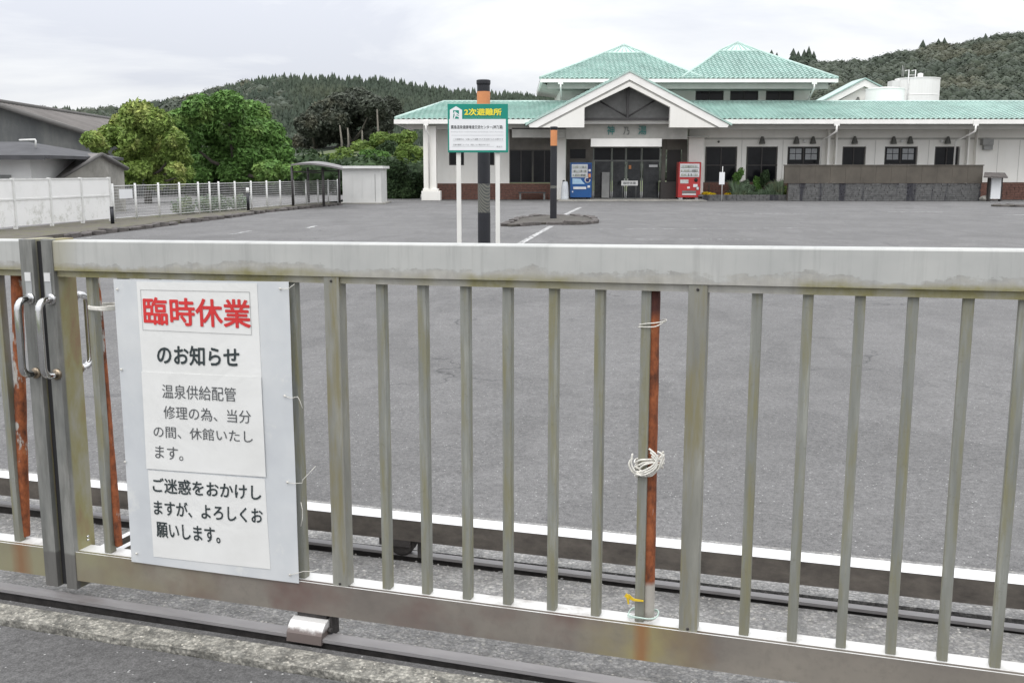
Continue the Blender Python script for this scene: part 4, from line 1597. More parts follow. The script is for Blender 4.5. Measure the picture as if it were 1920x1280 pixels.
# side walls of the entrance, dark recesses
YD = YW + .3
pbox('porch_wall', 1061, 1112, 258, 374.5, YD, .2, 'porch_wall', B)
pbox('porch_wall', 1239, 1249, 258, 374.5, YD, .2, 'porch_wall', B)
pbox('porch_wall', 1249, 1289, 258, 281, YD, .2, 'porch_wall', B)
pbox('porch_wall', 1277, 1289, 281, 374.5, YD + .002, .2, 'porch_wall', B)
pbox('dark_opening', 1249, 1277, 281, 374.5, YD + .1, .05, 'frame_dark', B)
pbox('side_window', 1069, 1098, 280, 297, YD - .05, .045, 'dark_glass', B)
pbox('porch_ceiling', 1000, 1330, 256, 257.5, YI + .2, YD - YI - .2, 'soffit_grey', B)
# glazed entrance: transoms, mullions, panes
GX = [1112, 1128.5, 1146, 1171.5, 1176, 1200, 1205, 1233, 1239]
ent = pbox('entrance_frame', 1112, 1239, 275, 278, YD, .12, 'frame_grey', B)
pbox('transom', 1112, 1239, 300, 303, YD, .12, 'frame_grey', ent)
pbox('threshold', 1112, 1239, 371, 374.5, YD, .12, 'frame_grey', ent)
for x_, w in ((1112.6, 1.2), (1147, 1.3), (1173.5, 1.6), (1203, 1.6), (1237.5, 1.3)):
    pbox('mullion', x_ - w, x_ + w, 303, 371, YD + .002, .11, 'frame_grey', ent)
    pbox('mullion', x_ - w, x_ + w, 278, 300, YD + .002, .11, 'frame_grey', ent)
for a, b in ((1113.8, 1145.7), (1148.3, 1171.9), (1175.1, 1201.4), (1204.6, 1236.2)):
    pbox('pane', a, b, 303, 371, YD + .05, .02, 'entrance_glass', ent)
    pbox('pane', a, b, 278, 300, YD + .05, .02, 'dark_glass', ent)
pbox('door_handle', 1170, 1171, 335, 350, YD - .04, .035, 'fascia', ent)
pbox('door_handle', 1176.5, 1177.5, 335, 350, YD - .04, .035, 'fascia', ent)
pbox('hanging_panel', 1217, 1233, 309, 313.5, YD - .03, .025, 'vend_pale', ent)
pbox('round_sticker', 1179, 1183.5, 310, 317, YD - .02, .015, 'pole_orange', ent)
# ramp apron in front of the porch
o = wbox('apron', at(1046, 378, 53).x, at(1322, 378, 53).x, YI - 1.6, YD + .0, 0.0, 0.05, 'stained_concrete')
tag(o, kind='structure')

# ------- upper storey
YU, YUE = 59.0, 57.2
uzE = P3(1290, 148, YUE).z
uL, uR = P3(1013, 148, YUE), P3(1571, 148, YUE)
uL.z = uR.z = uzE
up_roof = wbox('upper_fascia', uL.x, uR.x, YUE - .1, YUE + .05, uzE - .20, uzE - .01, 'fascia', B)
wbox('upper_fascia', uL.x, uL.x + .12, YUE + .051, YUE + 9, uzE - .20, uzE - .01, 'fascia', B)
wbox('upper_fascia', uR.x - .12, uR.x, YUE + .051, YUE + 9, uzE - .20, uzE - .01, 'fascia', B)
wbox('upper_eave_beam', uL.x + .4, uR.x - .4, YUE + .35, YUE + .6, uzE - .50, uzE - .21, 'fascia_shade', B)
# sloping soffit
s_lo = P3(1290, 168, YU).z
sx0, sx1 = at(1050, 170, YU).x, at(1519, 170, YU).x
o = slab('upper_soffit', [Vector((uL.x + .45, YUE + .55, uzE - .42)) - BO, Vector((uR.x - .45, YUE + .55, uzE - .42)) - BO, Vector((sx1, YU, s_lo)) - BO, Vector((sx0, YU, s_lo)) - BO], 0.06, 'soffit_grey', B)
o = slab('upper_soffit', [Vector((uL.x + .12, YUE + .1, uzE - .2)) - BO, Vector((sx0, YU, s_lo)) - BO, Vector((sx0, YU + 6, s_lo)) - BO, Vector((uL.x + .12, YUE + 9, uzE - .2)) - BO], 0.05, 'soffit_grey', B)
o = slab('upper_soffit', [Vector((uR.x - .12, YUE + .1, uzE - .2)) - BO, Vector((sx1, YU, s_lo)) - BO, Vector((sx1, YU + 6, s_lo)) - BO, Vector((uR.x - .12, YUE + 9, uzE - .2)) - BO], 0.05, 'soffit_grey', B)
# upper walls with windows
uw = [(1304, 1357), (1369, 1422), (1436, 1489)]
zu1, zu0 = P3(1290, 170.5, YU).z, P3(1290, 192, YU).z
for a, b in zip([1050] + [w[1] for w in uw], [w[0] for w in uw] + [1519]):
    wbox('upper_wall', at(a, 180, YU).x, at(b, 180, YU).x, YU, YU + .2, zr - .6, zu1, 'stucco', B)
wbox('upper_wall', sx0, sx1, YU, YU + .2, zu1 + .001, s_lo + .3, 'stucco', B)
for a, b in uw:
    window(a, b, 170.5, 193, YU, B)
wbox('upper_wall', sx0, sx0 + .2, YU + .201, YU + 7, zr - .6, s_lo + .3, 'stucco', B)
wbox('upper_wall', sx1 - .2, sx1, YU + .201, YU + 7, zr - .6, s_lo + .3, 'stucco', B)
for x_ in (1051, 1526):
    a = at(x_, 150, YUE)
    wbox('rain_head', a.x - .14, a.x + .14, YUE - .17, YUE - .105, uzE - .30, uzE - .03, 'fascia', B)
    xw = sx0 + .1 if x_ < 1200 else sx1 - .1
    tube('downpipe', [Vector(p) - BO for p in ((a.x, YUE - .14, uzE - .28), (a.x, YUE - .14, uzE - .5), (xw, YU - .08, uzE - 1.0), (xw, YU - .08, zr))], 0.045, 'fascia', B, 8)
box('upper_soffit', uL.x + .13 - BO.x, uR.x - .13 - BO.x, YUE + .06 - BO.y, YUE + 8.4 - BO.y, uzE - .09, uzE - .03, 'soffit_grey', B)
# two hipped roofs meeting in a valley
YP = 61.4
vx = at(1283, 127, 60.0).x
pl = [(at(1135, 101, YP), at(1206, 100, YP)), (at(1349, 97.5, YP), at(1422, 97, YP))]
vz = P3(1283, 127, 60.2).z
for k, (pa, pb) in enumerate(pl):
    pz = pa.z
    if k == 0:
        e0, e1 = uL, Vector((vx + .6, YUE, uzE))
    else:
        e0, e1 = Vector((vx - .6, YUE, uzE)), uR
    ra, rb = Vector((pa.x, YP, pz)), Vector((pb.x, YP, pz))
    hr = slab('upper_roof', [e0 - BO, e1 - BO, rb - BO, ra - BO], 0.08, 'teal_cap', B)
    tiles('roof_tiles', e0, e1, rb, ra, hr)
    # sides and back
    bY = 2 * YP - YUE
    b0, b1 = Vector((e0.x, bY, uzE)), Vector((e1.x, bY, uzE))
    ra2, rb2 = ra + Vector((0, .6, 0)), rb + Vector((0, .6, 0))
    for q in ([e0, ra, ra2, b0], [e1, rb, rb2, b1], [b0, b1, rb2, ra2]):
        slab('roof_slope', [p - BO for p in q], 0.06, 'teal_cap', hr)
    cap(e0 + up * .05, ra + up * .05, 0.09, hr, 'hip_cap')
    cap(e1 + up * .05, rb + up * .05, 0.09, hr, 'hip_cap')
    # gablet on top
    pk = at((1170, 1383)[k], (83.5, 79)[k], YP + 1.6)
    cap(ra + Vector((-.1, -.05, .03)), rb + Vector((.1, -.05, .03)), 0.07, hr)
    gab_ = slab('gablet', [p - BO for p in (ra + Vector((0, 0, .06)), rb + Vector((0, 0, .06)), Vector((pk.x, YP + 1.6, pk.z)))], 0.05, 'gablet_pale', hr)
    slab('gablet', [p - BO for p in (ra + Vector((0, 3.2, .06)), rb + Vector((0, 3.2, .06)), Vector((pk.x, YP + 1.6, pk.z)))], 0.05, 'gablet_pale', hr)
    slab('gablet', [p - BO for p in (ra + Vector((0, 0, .06)), ra + Vector((0, 3.2, .06)), Vector((pk.x, YP + 1.6, pk.z)))], 0.05, 'gablet_pale', hr)
    slab('gablet', [p - BO for p in (rb + Vector((0, 0, .06)), rb + Vector((0, 3.2, .06)), Vector((pk.x, YP + 1.6, pk.z)))], 0.05, 'gablet_pale', hr)
    pkk = Vector((pk.x, YP + 1.6, pk.z))
    cap(ra + up * .08, pkk, 0.05, hr, 'hip_cap')
    cap(rb + up * .08, pkk, 0.05, hr, 'hip_cap')
    for q in range(1, 7):
        aa = ra.lerp(rb, q / 7) + up * .10
        cap(aa, aa.lerp(pkk + up * .02, 0.93 - abs(q - 3.5) * .02), 0.022, hr, 'batten')

# ------- back gable house and tanks
bh = thing('annex', 'small white gabled annex rising behind the long roof beside the tanks', 'building', at(1610, 300, 66) * Vector((1, 1, 0)) if False else (at(1610, 300, 66).x, 66, 0))
bo = Vector(bh.location)
A_, Lf, Rf = at(1622, 149, 66), at(1538, 193, 66), at(1690, 184, 66)
for foot in (Lf, Rf):
    slab('roof', [p - bo for p in (foot + Vector((0, -.1, .1)), A_ + Vector((0, -.1, .1)), A_ + Vector((0, 2.5, .1)), foot + Vector((0, 2.5, .1)))], .08, 'teal_tile', bh)
    prism('barge_board', [(v.x - bo.x, v.z) for v in (foot, A_, A_ - up * .42, foot - up * .42)], 0.0, .12, 'fascia', bh)
prism('wall', [(v[0] - bo.x, v[1]) for v in ((Lf.x + .5, 0.0), (Rf.x - .5, 0.0), (Rf.x - .5, Rf.z - .15), (A_.x, A_.z - .45), (Lf.x + .5, Lf.z - .3))], .3, 2.4, 'stucco', bh)
for x_ in (1607, 1627):
    sconce(x_, 189, 66.2, bh)


def tank(px0, px1, py0, Y, label, extra=False):
    a, b = at(px0, py0, Y), at(px1, py0, Y)
    r = (b.x - a.x) / 2
    c = Vector(((a.x + b.x) / 2, Y + r, 0))
    t = thing('storage_tank', label, 'tank', c, 'white tanks behind the bathhouse')
    lathe('shell', [(r, 0), (r, a.z), (r + .03, a.z), (r + .03, a.z + .06), (r * .5, a.z + .13), (.05, a.z + .18)], 'tank_paint', t, 48)
    for k in range(1, 3):
        lathe('band', [(r + .012, a.z - 1.1 * k), (r + .02, a.z - 1.1 * k + .02), (r + .012, a.z - 1.1 * k + .05)], 'tank_paint', t, 48)
    if extra:
        lathe('vent', [(.18, a.z + .1), (.18, a.z + .36), (.05, a.z + .40)], 'tank_white', t, 12, (r * .0, -r * .3, 0))
        x_ = -r * .72
        for dx in (0, .45):
            tube('ladder_rail', [(x_ + dx, -r * .75, a.z - 2.5), (x_ + dx, -r * .75, a.z + .55), (x_ + dx, -r * .3, a.z + .55)], .035, 'tank_white', t, 6)
        for k in range(9):
            tube('ladder_rung', [(x_, -r * .75, a.z - 2.2 + .3 * k), (x_ + .45, -r * .75, a.z - 2.2 + .3 * k)], .02, 'tank_white', t, 5)
        box('inspection_box', -r - .45, -r + .15, -.5, .4, a.z - .55, a.z - .1, 'tank_white', t)
        tube('antenna', [(-r * .75, 0, a.z + .2), (-r * .75, 0, a.z + .95)], .02, 'unit_grey', t, 5)
        tube('antenna', [(-r * .68, 0, a.z + .2), (-r * .68, 0, a.z + .85)], .02, 'unit_grey', t, 5)
    return t


tank(1696, 1777, 146, 70, 'large white cylindrical tank standing taller above the long roof', True)
tank(1637, 1708, 166, 62.5, 'lower white tank between the annex gable and the large tank')

# ------------------------------------------------------------------ things in front of the building
def vending(x0, x1, y0, y1, Y, label, blue):
    a, b = at(x0, y1, Y), at(x1, y0, Y)
    w, h = b.x - a.x, b.z - a.z
    t = thing('vending_machine', label, 'vending machine', ((a.x + b.x) / 2, Y, a.z))
    col = 'vend_blue' if blue else 'vend_red'
    box('cabinet', -w / 2, w / 2, 0, .72, .10, h, col, t, .02)
    for sx_ in (-1, 1):
        box('foot', sx_ * w * .36 - .09, sx_ * w * .36 + .09, .08, .6, 0, .10, 'pale_plastic' if not blue else 'rubber_shade_black', t)
    zt_, zm = h * .955, h * .60
    d = box('display_window', -w * .44, w * (.30 if blue else .42), -.03, -.001, zm, zt_, 'vend_pale', t)
    for r_ in range(3):
        z_ = zm + (zt_ - zm) * (.06 + .31 * r_)
        box('shelf', -w * .42, w * (.28 if blue else .40), -.045, -.031, z_, z_ + .015, 'frame_grey', d)
        xx = -w * .40
        while xx < w * (.24 if blue else .36):
            box('drink_can', xx, xx + .055, -.043, -.031, z_ + .016, z_ + .016 + (zt_ - zm) * .17, random.choice(['bottle_dark', 'bottle_mix', 'vend_window', 'bottle_mix']), d)
            xx += .075
    if blue:
        box('control_panel', w * .33, w * .46, -.02, -.001, h * .55, h * .95, 'vend_navy', t)
        box('price_label', w * .34, w * .45, -.03, -.021, h * .76, h * .82, 'vend_pale', t)
        box('price_label', w * .34, w * .45, -.03, -.021, h * .60, h * .70, 'pole_orange', t)
        prism('mountain_print', [(-w * .40, h * .42), (w * .18, h * .42), (w * .05, h * .50), (-w * .02, h * .56), (-w * .40, h * .57)], -.012, -.001, 'vend_sky', t)
        c_ = []
        tube('round_mark', [(w * .30, -.02, h * .53), (w * .30, -.001, h * .53)], .16, 'vend_pale', t, 20)
        tube('round_mark', [(w * .30, -.03, h * .53), (w * .30, -.021, h * .53)], .10, 'vend_navy', t, 20)
        box('delivery_slot', -w * .36, w * .24, -.03, -.001, h * .28, h * .345, 'vend_pale', t)
        box('coin_return', w * .30, w * .42, -.03, -.001, h * .32, h * .38, 'vend_pale', t)
        box('price_label', -w * .42, -w * .36, -.012, -.001, h * .19, h * .23, 'vend_pale', t)
    else:
        box('price_label', -w * .42, -w * .05, -.012, -.001, h * .43, h * .53, 'vend_window', t)
        tube('round_mark', [(w * .28, -.02, h * .52), (w * .28, -.001, h * .52)], .10, 'rubber_shade_black', t, 16)
        box('price_label', -w * .10, w * .02, -.012, -.001, h * .29, h * .345, 'vend_pale', t)
        box('price_label', w * .17, w * .36, -.012, -.001, h * .33, h * .41, 'vend_pale', t)
        box('coin_return', w * .30, w * .43, -.03, -.001, h * .255, h * .34, 'frame_grey', t)
        box('coin_panel', w * .32, w * .41, -.04, -.031, h * .265, h * .33, 'vend_pale', t)
        box('delivery_slot', -w * .32, w * .30, -.03, -.001, h * .17, h * .235, 'frame_grey', t)
        box('delivery_flap', -w * .32, w * .30, -.03, -.001, h * .12, h * .155, 'vend_pale', t)
    return t


vending(1069, 1110, 305, 374, 54.6, 'blue drinks vending machine left of the glass entrance', True)
vending(1271, 1315, 304, 374, 54.1, 'red drinks vending machine right of the glass entrance', False)
# white dispenser beside the pillar
c = at(1059, 375, 54.3)
t = thing('ash_stand', 'tall white and grey plastic stand with a black top beside the left pillar', 'stand', (c.x, 54.3, .05))
lathe('body', [(.20, 0), (.21, .05), (.18, .7), (.14, .9), (.08, .95)], 'pale_plastic', t, 16)
lathe('cap', [(.05, .95), (.08, 1.0), (.05, 1.06)], 'rubber_shade_black', t, 12, (-.06, 0, -.05))
# dark bin-like cabinet left of the red machine
o = pbox('cabinet', 1238, 1268, 341, 373.8, 55.0, .6, 'frame_dark', None, .02)
tag(o, 'low black cabinet between the glass entrance and the red vending machine', 'cabinet')
# pale locker inside entrance side
t = thing('notice_stand', 'small cream notice board on a metal stand before the entrance doors', 'sign', (at(1181, 374, 55.0).x, 55.0, .05))
to = Vector(t.location)
a, b = at(1165, 348, 55.0), at(1196, 339, 55.0)
box('board', a.x - to.x, b.x - to.x, 0, .03, a.z - to.z, b.z - to.z, 'house_white', t)
letter('lettering', '臨時休業', (a.x - to.x + .1, -.004, a.z - to.z + .06), (b.x - a.x - .2, 0, 0), (0, 0, b.z - a.z - .12), 'grey_print', t, 0.01)
for x_ in (1168, 1193):
    q = at(x_, 340, 55.0)
    tube('leg', [(q.x - to.x, .05, 0), (q.x - to.x, .05, q.z - to.z)], .015, 'frame_grey', t, 6)
o = pbox('locker', 1128, 1143, 323, 371, 55.55, .25, 'unit_grey', None)
tag(o, 'pale grey locker against the left pane of the glass entrance', 'locker')
# bench under the left window
t = thing('bench', 'low dark wooden bench against the brick wall left of the entrance', 'bench', (at(998, 372, 55.2).x, 55.2, 0))
box('seat', -.75, .75, 0, .4, .36, .42, 'timber_dark', t)
for sx_ in (-.65, .65):
    box('leg', sx_ - .05, sx_ + .05, .05, .35, 0, .36, 'frame_grey', t)
c = at(963, 340, 55.6)
# sign post in the flower bed
sp = gr(1353, 377, .0)
t = thing('sign_post', 'small blank white board on a thin metal pole in front of the flower bed', 'sign', (sp.x, 53.0, 0))
a, b = at(1348, 346, 53), at(1359, 323, 53)
to = Vector(t.location)
tube('pole', [(0, .02, 0), (0, .02, at(1353, 312, 53).z)], .02, 'fence_white', t, 8)
box('board', a.x - to.x, b.x - to.x, -.03, 0, a.z, b.z, 'sign_white', t, .004)

# ------------------------------------------------------------------ leaf builders
_bm = bmesh.new()
bmesh.ops.create_icosphere(_bm, subdivisions=3, radius=1.0)
_bm.verts.ensure_lookup_table()
ICO = np.array([v.co[:] for v in _bm.verts])
ICOF = np.array([[v.index for v in f.verts] for f in _bm.faces])
_bm.free()
_bm = bmesh.new()
bmesh.ops.create_icosphere(_bm, subdivisions=1, radius=1.0)
_bm.verts.ensure_lookup_table()
ICO1 = np.array([v.co[:] for v in _bm.verts])
ICOF1 = np.array([[v.index for v in f.verts] for f in _bm.faces])
_bm.free()


def leaf_cloud(k, puffs, size, rng, flat=0.35, shell=0.6, core=.8):
    """puffs: (x, y, z, rx, ry, rz); returns verts, faces of k leaf-sized faces"""
    P = np.array(puffs, float)
    vol = (P[:, 3] * P[:, 4] * P[:, 5]) ** (2 / 3)
    idx = rng.choice(len(P), k, p=vol / vol.sum())
    d = rng.normal(size=(k, 3))
    d /= np.linalg.norm(d, axis=1, keepdims=True)
    r = shell + (1 - shell) * rng.random(k) ** 0.5 + rng.normal(size=k) * .05
    c = P[idx, :3] + d * r[:, None] * P[idx, 3:6]
    nrm = d * .6 + rng.normal(size=(k, 3)) * .6 + np.array([0, 0, flat])
    nrm /= np.linalg.norm(nrm, axis=1, keepdims=True)
    a = np.cross(nrm, rng.normal(size=(k, 3)))
    a /= np.linalg.norm(a, axis=1, keepdims=True)
    b = np.cross(nrm, a)
    s = size * rng.uniform(.5, 1.5, k)[:, None]
    v = np.stack([c - a * s, c + b * s * .45, c + a * s, c - b * s * .45], 1).reshape(-1, 3)
    q = np.arange(4 * k).reshape(-1, 4)
    V, F = [v], [q[:, [0, 1, 2]], q[:, [0, 2, 3]]]
    n0 = len(v)
    for p in P:                       # leafy inner mass of every clump
        w = ICO * (1 + rng.uniform(-.16, .16, (len(ICO), 1)))
        V.append(w * p[3:6] * core + p[:3])
        F.append(ICOF + n0)
        n0 += len(ICO)
    return np.concatenate(V), np.concatenate(F)


def npmesh(name, v, f, mat, parent=None, smooth=False):
    me = bpy.data.meshes.new(name)
    k = f.shape[1]
    me.vertices.add(len(v))
    me.vertices.foreach_set('co', v.astype(np.float32).ravel())
    me.loops.add(f.size)
    me.loops.foreach_set('vertex_index', f.astype(np.int32).ravel())
    me.polygons.add(len(f))
    me.polygons.foreach_set('loop_start', np.arange(0, f.size, k, dtype=np.int32))
    me.update(calc_edges=True)
    me.validate()
    return link(name, me, mat, parent)


def tree(label, puffs, k, size, leaf, base, trunk_r=.18, bark='bark', seed=0, cat='tree', name='broadleaf_tree', flat=.35, group=None, nlimb=7, core=.8):
    """puffs in world coordinates"""
    rng = np.random.default_rng(seed)
    base = Vector(base)
    t = thing(name, label, cat, base, group)
    P = [(p[0] - base.x, p[1] - base.y, p[2] - base.z, p[3], p[4], p[5]) for p in puffs]
    v, f = leaf_cloud(k, P, size, rng, flat, .6 if core > .5 else .3, core)
    npmesh('crown', v, f, leaf, t)
    top = max(P, key=lambda p: p[2])
    bm = bmesh.new()
    zc_ = np.mean([p[2] for p in P])
    cx, cy = np.mean([p[0] for p in P]), np.mean([p[1] for p in P])
    fork = Vector((cx * .4, cy * .4, max(.6, zc_ * .5)))
    tube_bm(bm, [(0, 0, -.1), (fork.x * .4, fork.y * .4, fork.z * .5), fork], [trunk_r * 1.2, trunk_r, trunk_r * .8], 8)
    for i in rng.permutation(len(P))[:nlimb]:
        q = Vector(P[i][:3])
        m = fork.lerp(q, .5) + Vector((0, 0, -.1 * (q - fork).length))
        tube_bm(bm, [fork, m, q], [trunk_r * .55, trunk_r * .35, trunk_r * .12], 6)
    bmo('trunk', bm, bark, t, True)
    return t


def pp(px_, py_, rpx, Y, squash=.75, dy=None):
    c = at(px_, py_, Y)
    r = rpx * Y / F_PX
    return (c.x, Y + (random.uniform(-.6, .6) * r if dy is None else dy), c.z, r, r * .9, r * squash)


# yellow-green tree
R_ = random.Random(8)
pf = []
for (x, y, r) in ((262, 215, 34), (235, 235, 30), (290, 228, 30), (212, 255, 26), (175, 262, 20), (255, 262, 36), (300, 255, 34), (330, 262, 22), (240, 290, 26), (290, 292, 36), (330, 285, 26), (345, 300, 14), (265, 318, 22), (305, 322, 26), (330, 318, 18), (190, 275, 18), (232, 318, 16), (250, 336, 18), (290, 340, 20), (330, 340, 18), (352, 325, 14)):
    pf.append(pp(x, y, r, 46 + R_.uniform(-1.5, 1.5)))
tree('yellow-green feathery tree behind the mesh fence, left of the big green one', pf, 24000, .105, 'leaf_yellow', (at(275, 330, 46).x, 46, 0), .16, 'bark', 11, flat=.5)
pf = []
for (x, y, r) in ((380, 205, 34), (430, 200, 36), (470, 215, 34), (340, 225, 30), (400, 240, 44), (455, 250, 44), (505, 250, 32), (350, 265, 30), (420, 290, 44), (480, 290, 40), (525, 290, 28), (385, 310, 34), (450, 322, 36), (505, 322, 30), (545, 320, 18), (530, 268, 16), (375, 330, 24)):
    pf.append(pp(x, y, r, 60 + R_.uniform(-2.5, 2.5)))
tree('big spreading bright green tree in the middle of the left background', pf, 36000, .135, 'leaf_green', (at(440, 340, 60).x, 60, 0), .3, 'bark', 12, flat=.5)
# shadowed tree between them
pf = [pp(x, y, r, 64) for (x, y, r) in ((350, 300, 30), (370, 325, 26), (395, 335, 26), (335, 330, 20), (430, 338, 24), (480, 340, 22), (530, 338, 20))]
tree('dark undergrowth tree shaded beneath the big green tree', pf, 9000, .14, 'leaf_dark', (at(385, 345, 64).x, 64, 0), .12, 'bark', 13)

# dusky wood behind
k = 0
for (lab, pl_, bx_) in (('dusky round-topped tree, left of the two wide ones on the dark knoll', ((585, 235, 28), (610, 215, 34), (600, 250, 30), (570, 265, 24), (590, 285, 24), (565, 290, 16)), 595),
                        ('widest dusky flat-topped tree with pale bare stems on the knoll', ((640, 200, 34), (672, 192, 34), (700, 200, 26), (655, 222, 26), (630, 225, 26), (690, 222, 22), (640, 250, 26), (668, 262, 24), (695, 255, 22), (650, 282, 20), (682, 284, 20)), 655),
                        ('dusky tree with a pale trunk, rightmost on the dark knoll', ((715, 212, 20), (730, 200, 22), (742, 218, 18), (725, 235, 14), (722, 258, 18), (736, 272, 16), (715, 284, 14)), 708)):
    pf = [pp(x, y, r, 118 + R_.uniform(-3, 3)) for x, y, r in pl_]
    base = at(bx_, 292, 118)
    tree(lab, pf, 12000, .24, 'leaf_dusky', (base.x, 118, base.z - .5), .28, 'pale_bark', 20 + k, nlimb=6, flat=.4)
    k += 1
for i, (x_, y0_, y1_) in enumerate(((640, 235, 300), (650, 240, 298), (706, 205, 292), (675, 245, 296))):
    a, b = at(x_, y1_, 112), at(x_ + (-3, 2, 1, 4)[i], y0_, 112)
    o = tube('bare_stem', [Vector((0, 0, 0)), (b - a) * .5 + Vector((.15, 0, 0)), b - a], [.16, .12, .07], 'pale_bark', None, 6)
    o.location = a
    tag(o, ('pale leaning stem, leftmost in front of the dusky wood', 'second pale stem in front of the dusky wood', 'tallest straight pale trunk at the right of the dusky wood', 'short pale stem in the middle of the dusky wood')[i], 'tree trunk', 'pale stems in front of the dusky wood')
# knoll under the wood
def mound(name, cx, cy, rx, ry, h, mat, kind='structure', seed=0, zb=-.16):
    vs, fs = [], []
    N = 28
    for j in range(N + 1):
        for i in range(N + 1):
            u, v = i / N * 2 - 1, j / N * 2 - 1
            d = max(0, 1 - u * u) * max(0, 1 - v * v)
            z = zb + h * d ** .7 + (.05 * h * mn.noise((u * 3, v * 3, seed)) if d > 0 else 0)
            vs.append((cx + u * rx, cy + v * ry, z))
    for j in range(N):
        for i in range(N):
            a = j * (N + 1) + i
            fs.append((a, a + 1, a + N + 2, a + N + 1))
    return tag(pyd(name, vs, fs, mat, None, True), kind=kind)


kn = at(660, 295, 118)
mound('knoll', kn.x, 126, 19, 24, kn.z + 1.6, 'forest_floor', seed=2)
gb = at(700, 262, 95)
mound('grassy_bank', gb.x + 2, 97, 17, 14, gb.z - .4, 'far_ground', seed=5)
# bright shrubs over the bank: individual bushes
bush_lab = ['bright yellow-green bush above the bicycle shelter roof', 'rounded light green bush left of the shed on the bank', 'tall pale green bamboo-like bush on top of the bank',
            'dark green bush in the middle of the grassy bank', 'bright green bush beside the bathhouse roof corner', 'blue-green bush at the middle right of the bank', 'low green bush behind the white shed', 'light green bush at the crest of the bank, farthest right']
for i, (x, y, r, Y, mt) in enumerate(((650, 298, 30, 82, 'leaf_bright'), (612, 300, 22, 84, 'leaf_bright'), (700, 275, 34, 92, 'leaf_bright'), (735, 285, 26, 90, 'leaf_dark'), (768, 290, 26, 86, 'leaf_bright'), (700, 300, 24, 80, 'leaf_green'), (672, 318, 22, 76, 'leaf_green'), (752, 262, 24, 94, 'leaf_bright'))):
    c = at(x, y, Y)
    rr = r * Y / F_PX
    pf = [(c.x + R_.uniform(-.8, .8) * rr, Y + R_.uniform(-.5, .5) * rr, c.z + R_.uniform(-.5, .35) * rr, rr * .6, rr * .5, rr * .45) for _ in range(7)]
    pf.append((c.x, Y, c.z - rr * .6, rr, rr * .6, rr * .6))
    tree(bush_lab[i], pf, 5500, .15, mt, (c.x, Y, max(0, c.z - rr * 1.3)), .08, 'bark', 40 + i, 'bush', 'bush', nlimb=3, group='bushes on the grassy bank')
# undergrowth belt as one mass behind the fences
rng = np.random.default_rng(77)
pf = [(-6 - i * 1.6 + rng.uniform(-.5, .5), 66 + rng.uniform(-3, 3) + (i > 9) * 1.0, .9 + rng.uniform(-.2, .5), 1.9, 1.4, 1.6) for i in range(22)]
v, f = leaf_cloud(12000, pf, .2, rng)
tag(npmesh('undergrowth', v, f, 'leaf_dark'), kind='stuff')
# weeds through the mesh fence
pf = [(-11.0 + .205 * (Y - 32) - .6, Y, .35, .35, .8, .35) for Y in (34.5, 36, 37, 38.5)]
v, f = leaf_cloud(1800, pf, .06, rng, core=.2, shell=.2)
tag(npmesh('weeds', v, f, 'leaf_shrub'), kind='stuff')

# hedge and shrub right of the shed
hd = [('dark clipped evergreen shrub between the shed and the bathhouse column', ((740, 318, 24), (735, 345, 26), (757, 345, 20), (738, 362, 22), (760, 362, 18)), 58),
      ('loose dark shrub touching the bathhouse corner column', ((780, 335, 14), (782, 352, 16), (775, 366, 12)), 59)]
for i, (lab, pl_, Y) in enumerate(hd):
    pf = [pp(x, y, r, Y) for x, y, r in pl_]
    tree(lab, pf, 7000, .09, 'leaf_dark', (at(pl_[0][0], 370, Y).x, Y, 0), .08, 'bark', 60 + i, 'shrub', 'evergreen_shrub', nlimb=4)

# ------------------------------------------------------------------ hills with forest
def profile(pts, x):
    for (x0, y0), (x1, y1) in zip(pts, pts[1:]):
        if x0 <= x <= x1:
            return y0 + (y1 - y0) * (x - x0) / (x1 - x0)
    return pts[0][1] if x < pts[0][0] else pts[-1][1]


LP = [(-700, 250), (-200, 236), (0, 232), (110, 226), (200, 228), (260, 222), (330, 212), (400, 200), (440, 184), (500, 170), (560, 164), (640, 164), (720, 169), (780, 177), (860, 191), (950, 197), (1030, 198), (1200, 196), (1500, 215), (2600, 240)]
RP = [(900, 250), (1200, 190), (1400, 152), (1470, 142), (1540, 140), (1600, 136), (1660, 126), (1720, 110), (1790, 100), (1860, 90), (1930, 84), (2100, 60), (2400, 60), (2900, 130)]


def hill(name, prof, Y0, Y1, x0, x1, mat, power=.8, seed=0):
    vs, fs = [], []
    nx, ny = 120, 26
    def zf_(px_, t):
        crest = at(px_, profile(prof, px_), Y1).z
        n_ = mn.noise((px_ * .006, t * 3, seed))
        return -.2 + (crest + .2) * (t ** power) * (1 + .10 * n_ * (1 - t))
    for j in range(ny + 1):
        t = j / ny
        for i in range(nx + 1):
            px_ = x0 + (x1 - x0) * i / nx
            Xc = (px_ - 960) / F_PX * Y1
            vs.append((Xc, Y0 + (Y1 - Y0) * t, zf_(px_, t)))
    for i in range(nx + 1):
        px_ = x0 + (x1 - x0) * i / nx
        vs.append(((px_ - 960) / F_PX * Y1, Y1 + (Y1 - Y0) * .8, 0))
    for j in range(ny + 1):
        for i in range(nx):
            a = j * (nx + 1) + i
            fs.append((a, a + 1, a + nx + 2, a + nx + 1))
    tag(pyd(name, vs, fs, mat, None, True), kind='structure')
    def zat(X, Y):
        px_ = X / Y1 * F_PX + 960
        t = (Y - Y0) / (Y1 - Y0)
        return zf_(px_, max(0, min(1, t)))
    return zat


zl_ = hill('hill', LP, 300, 480, -900, 2400, 'forest_floor', .85, 1)
zr_ = hill('hill', RP, 190, 330, 1000, 2900, 'forest_floor', .8, 4)


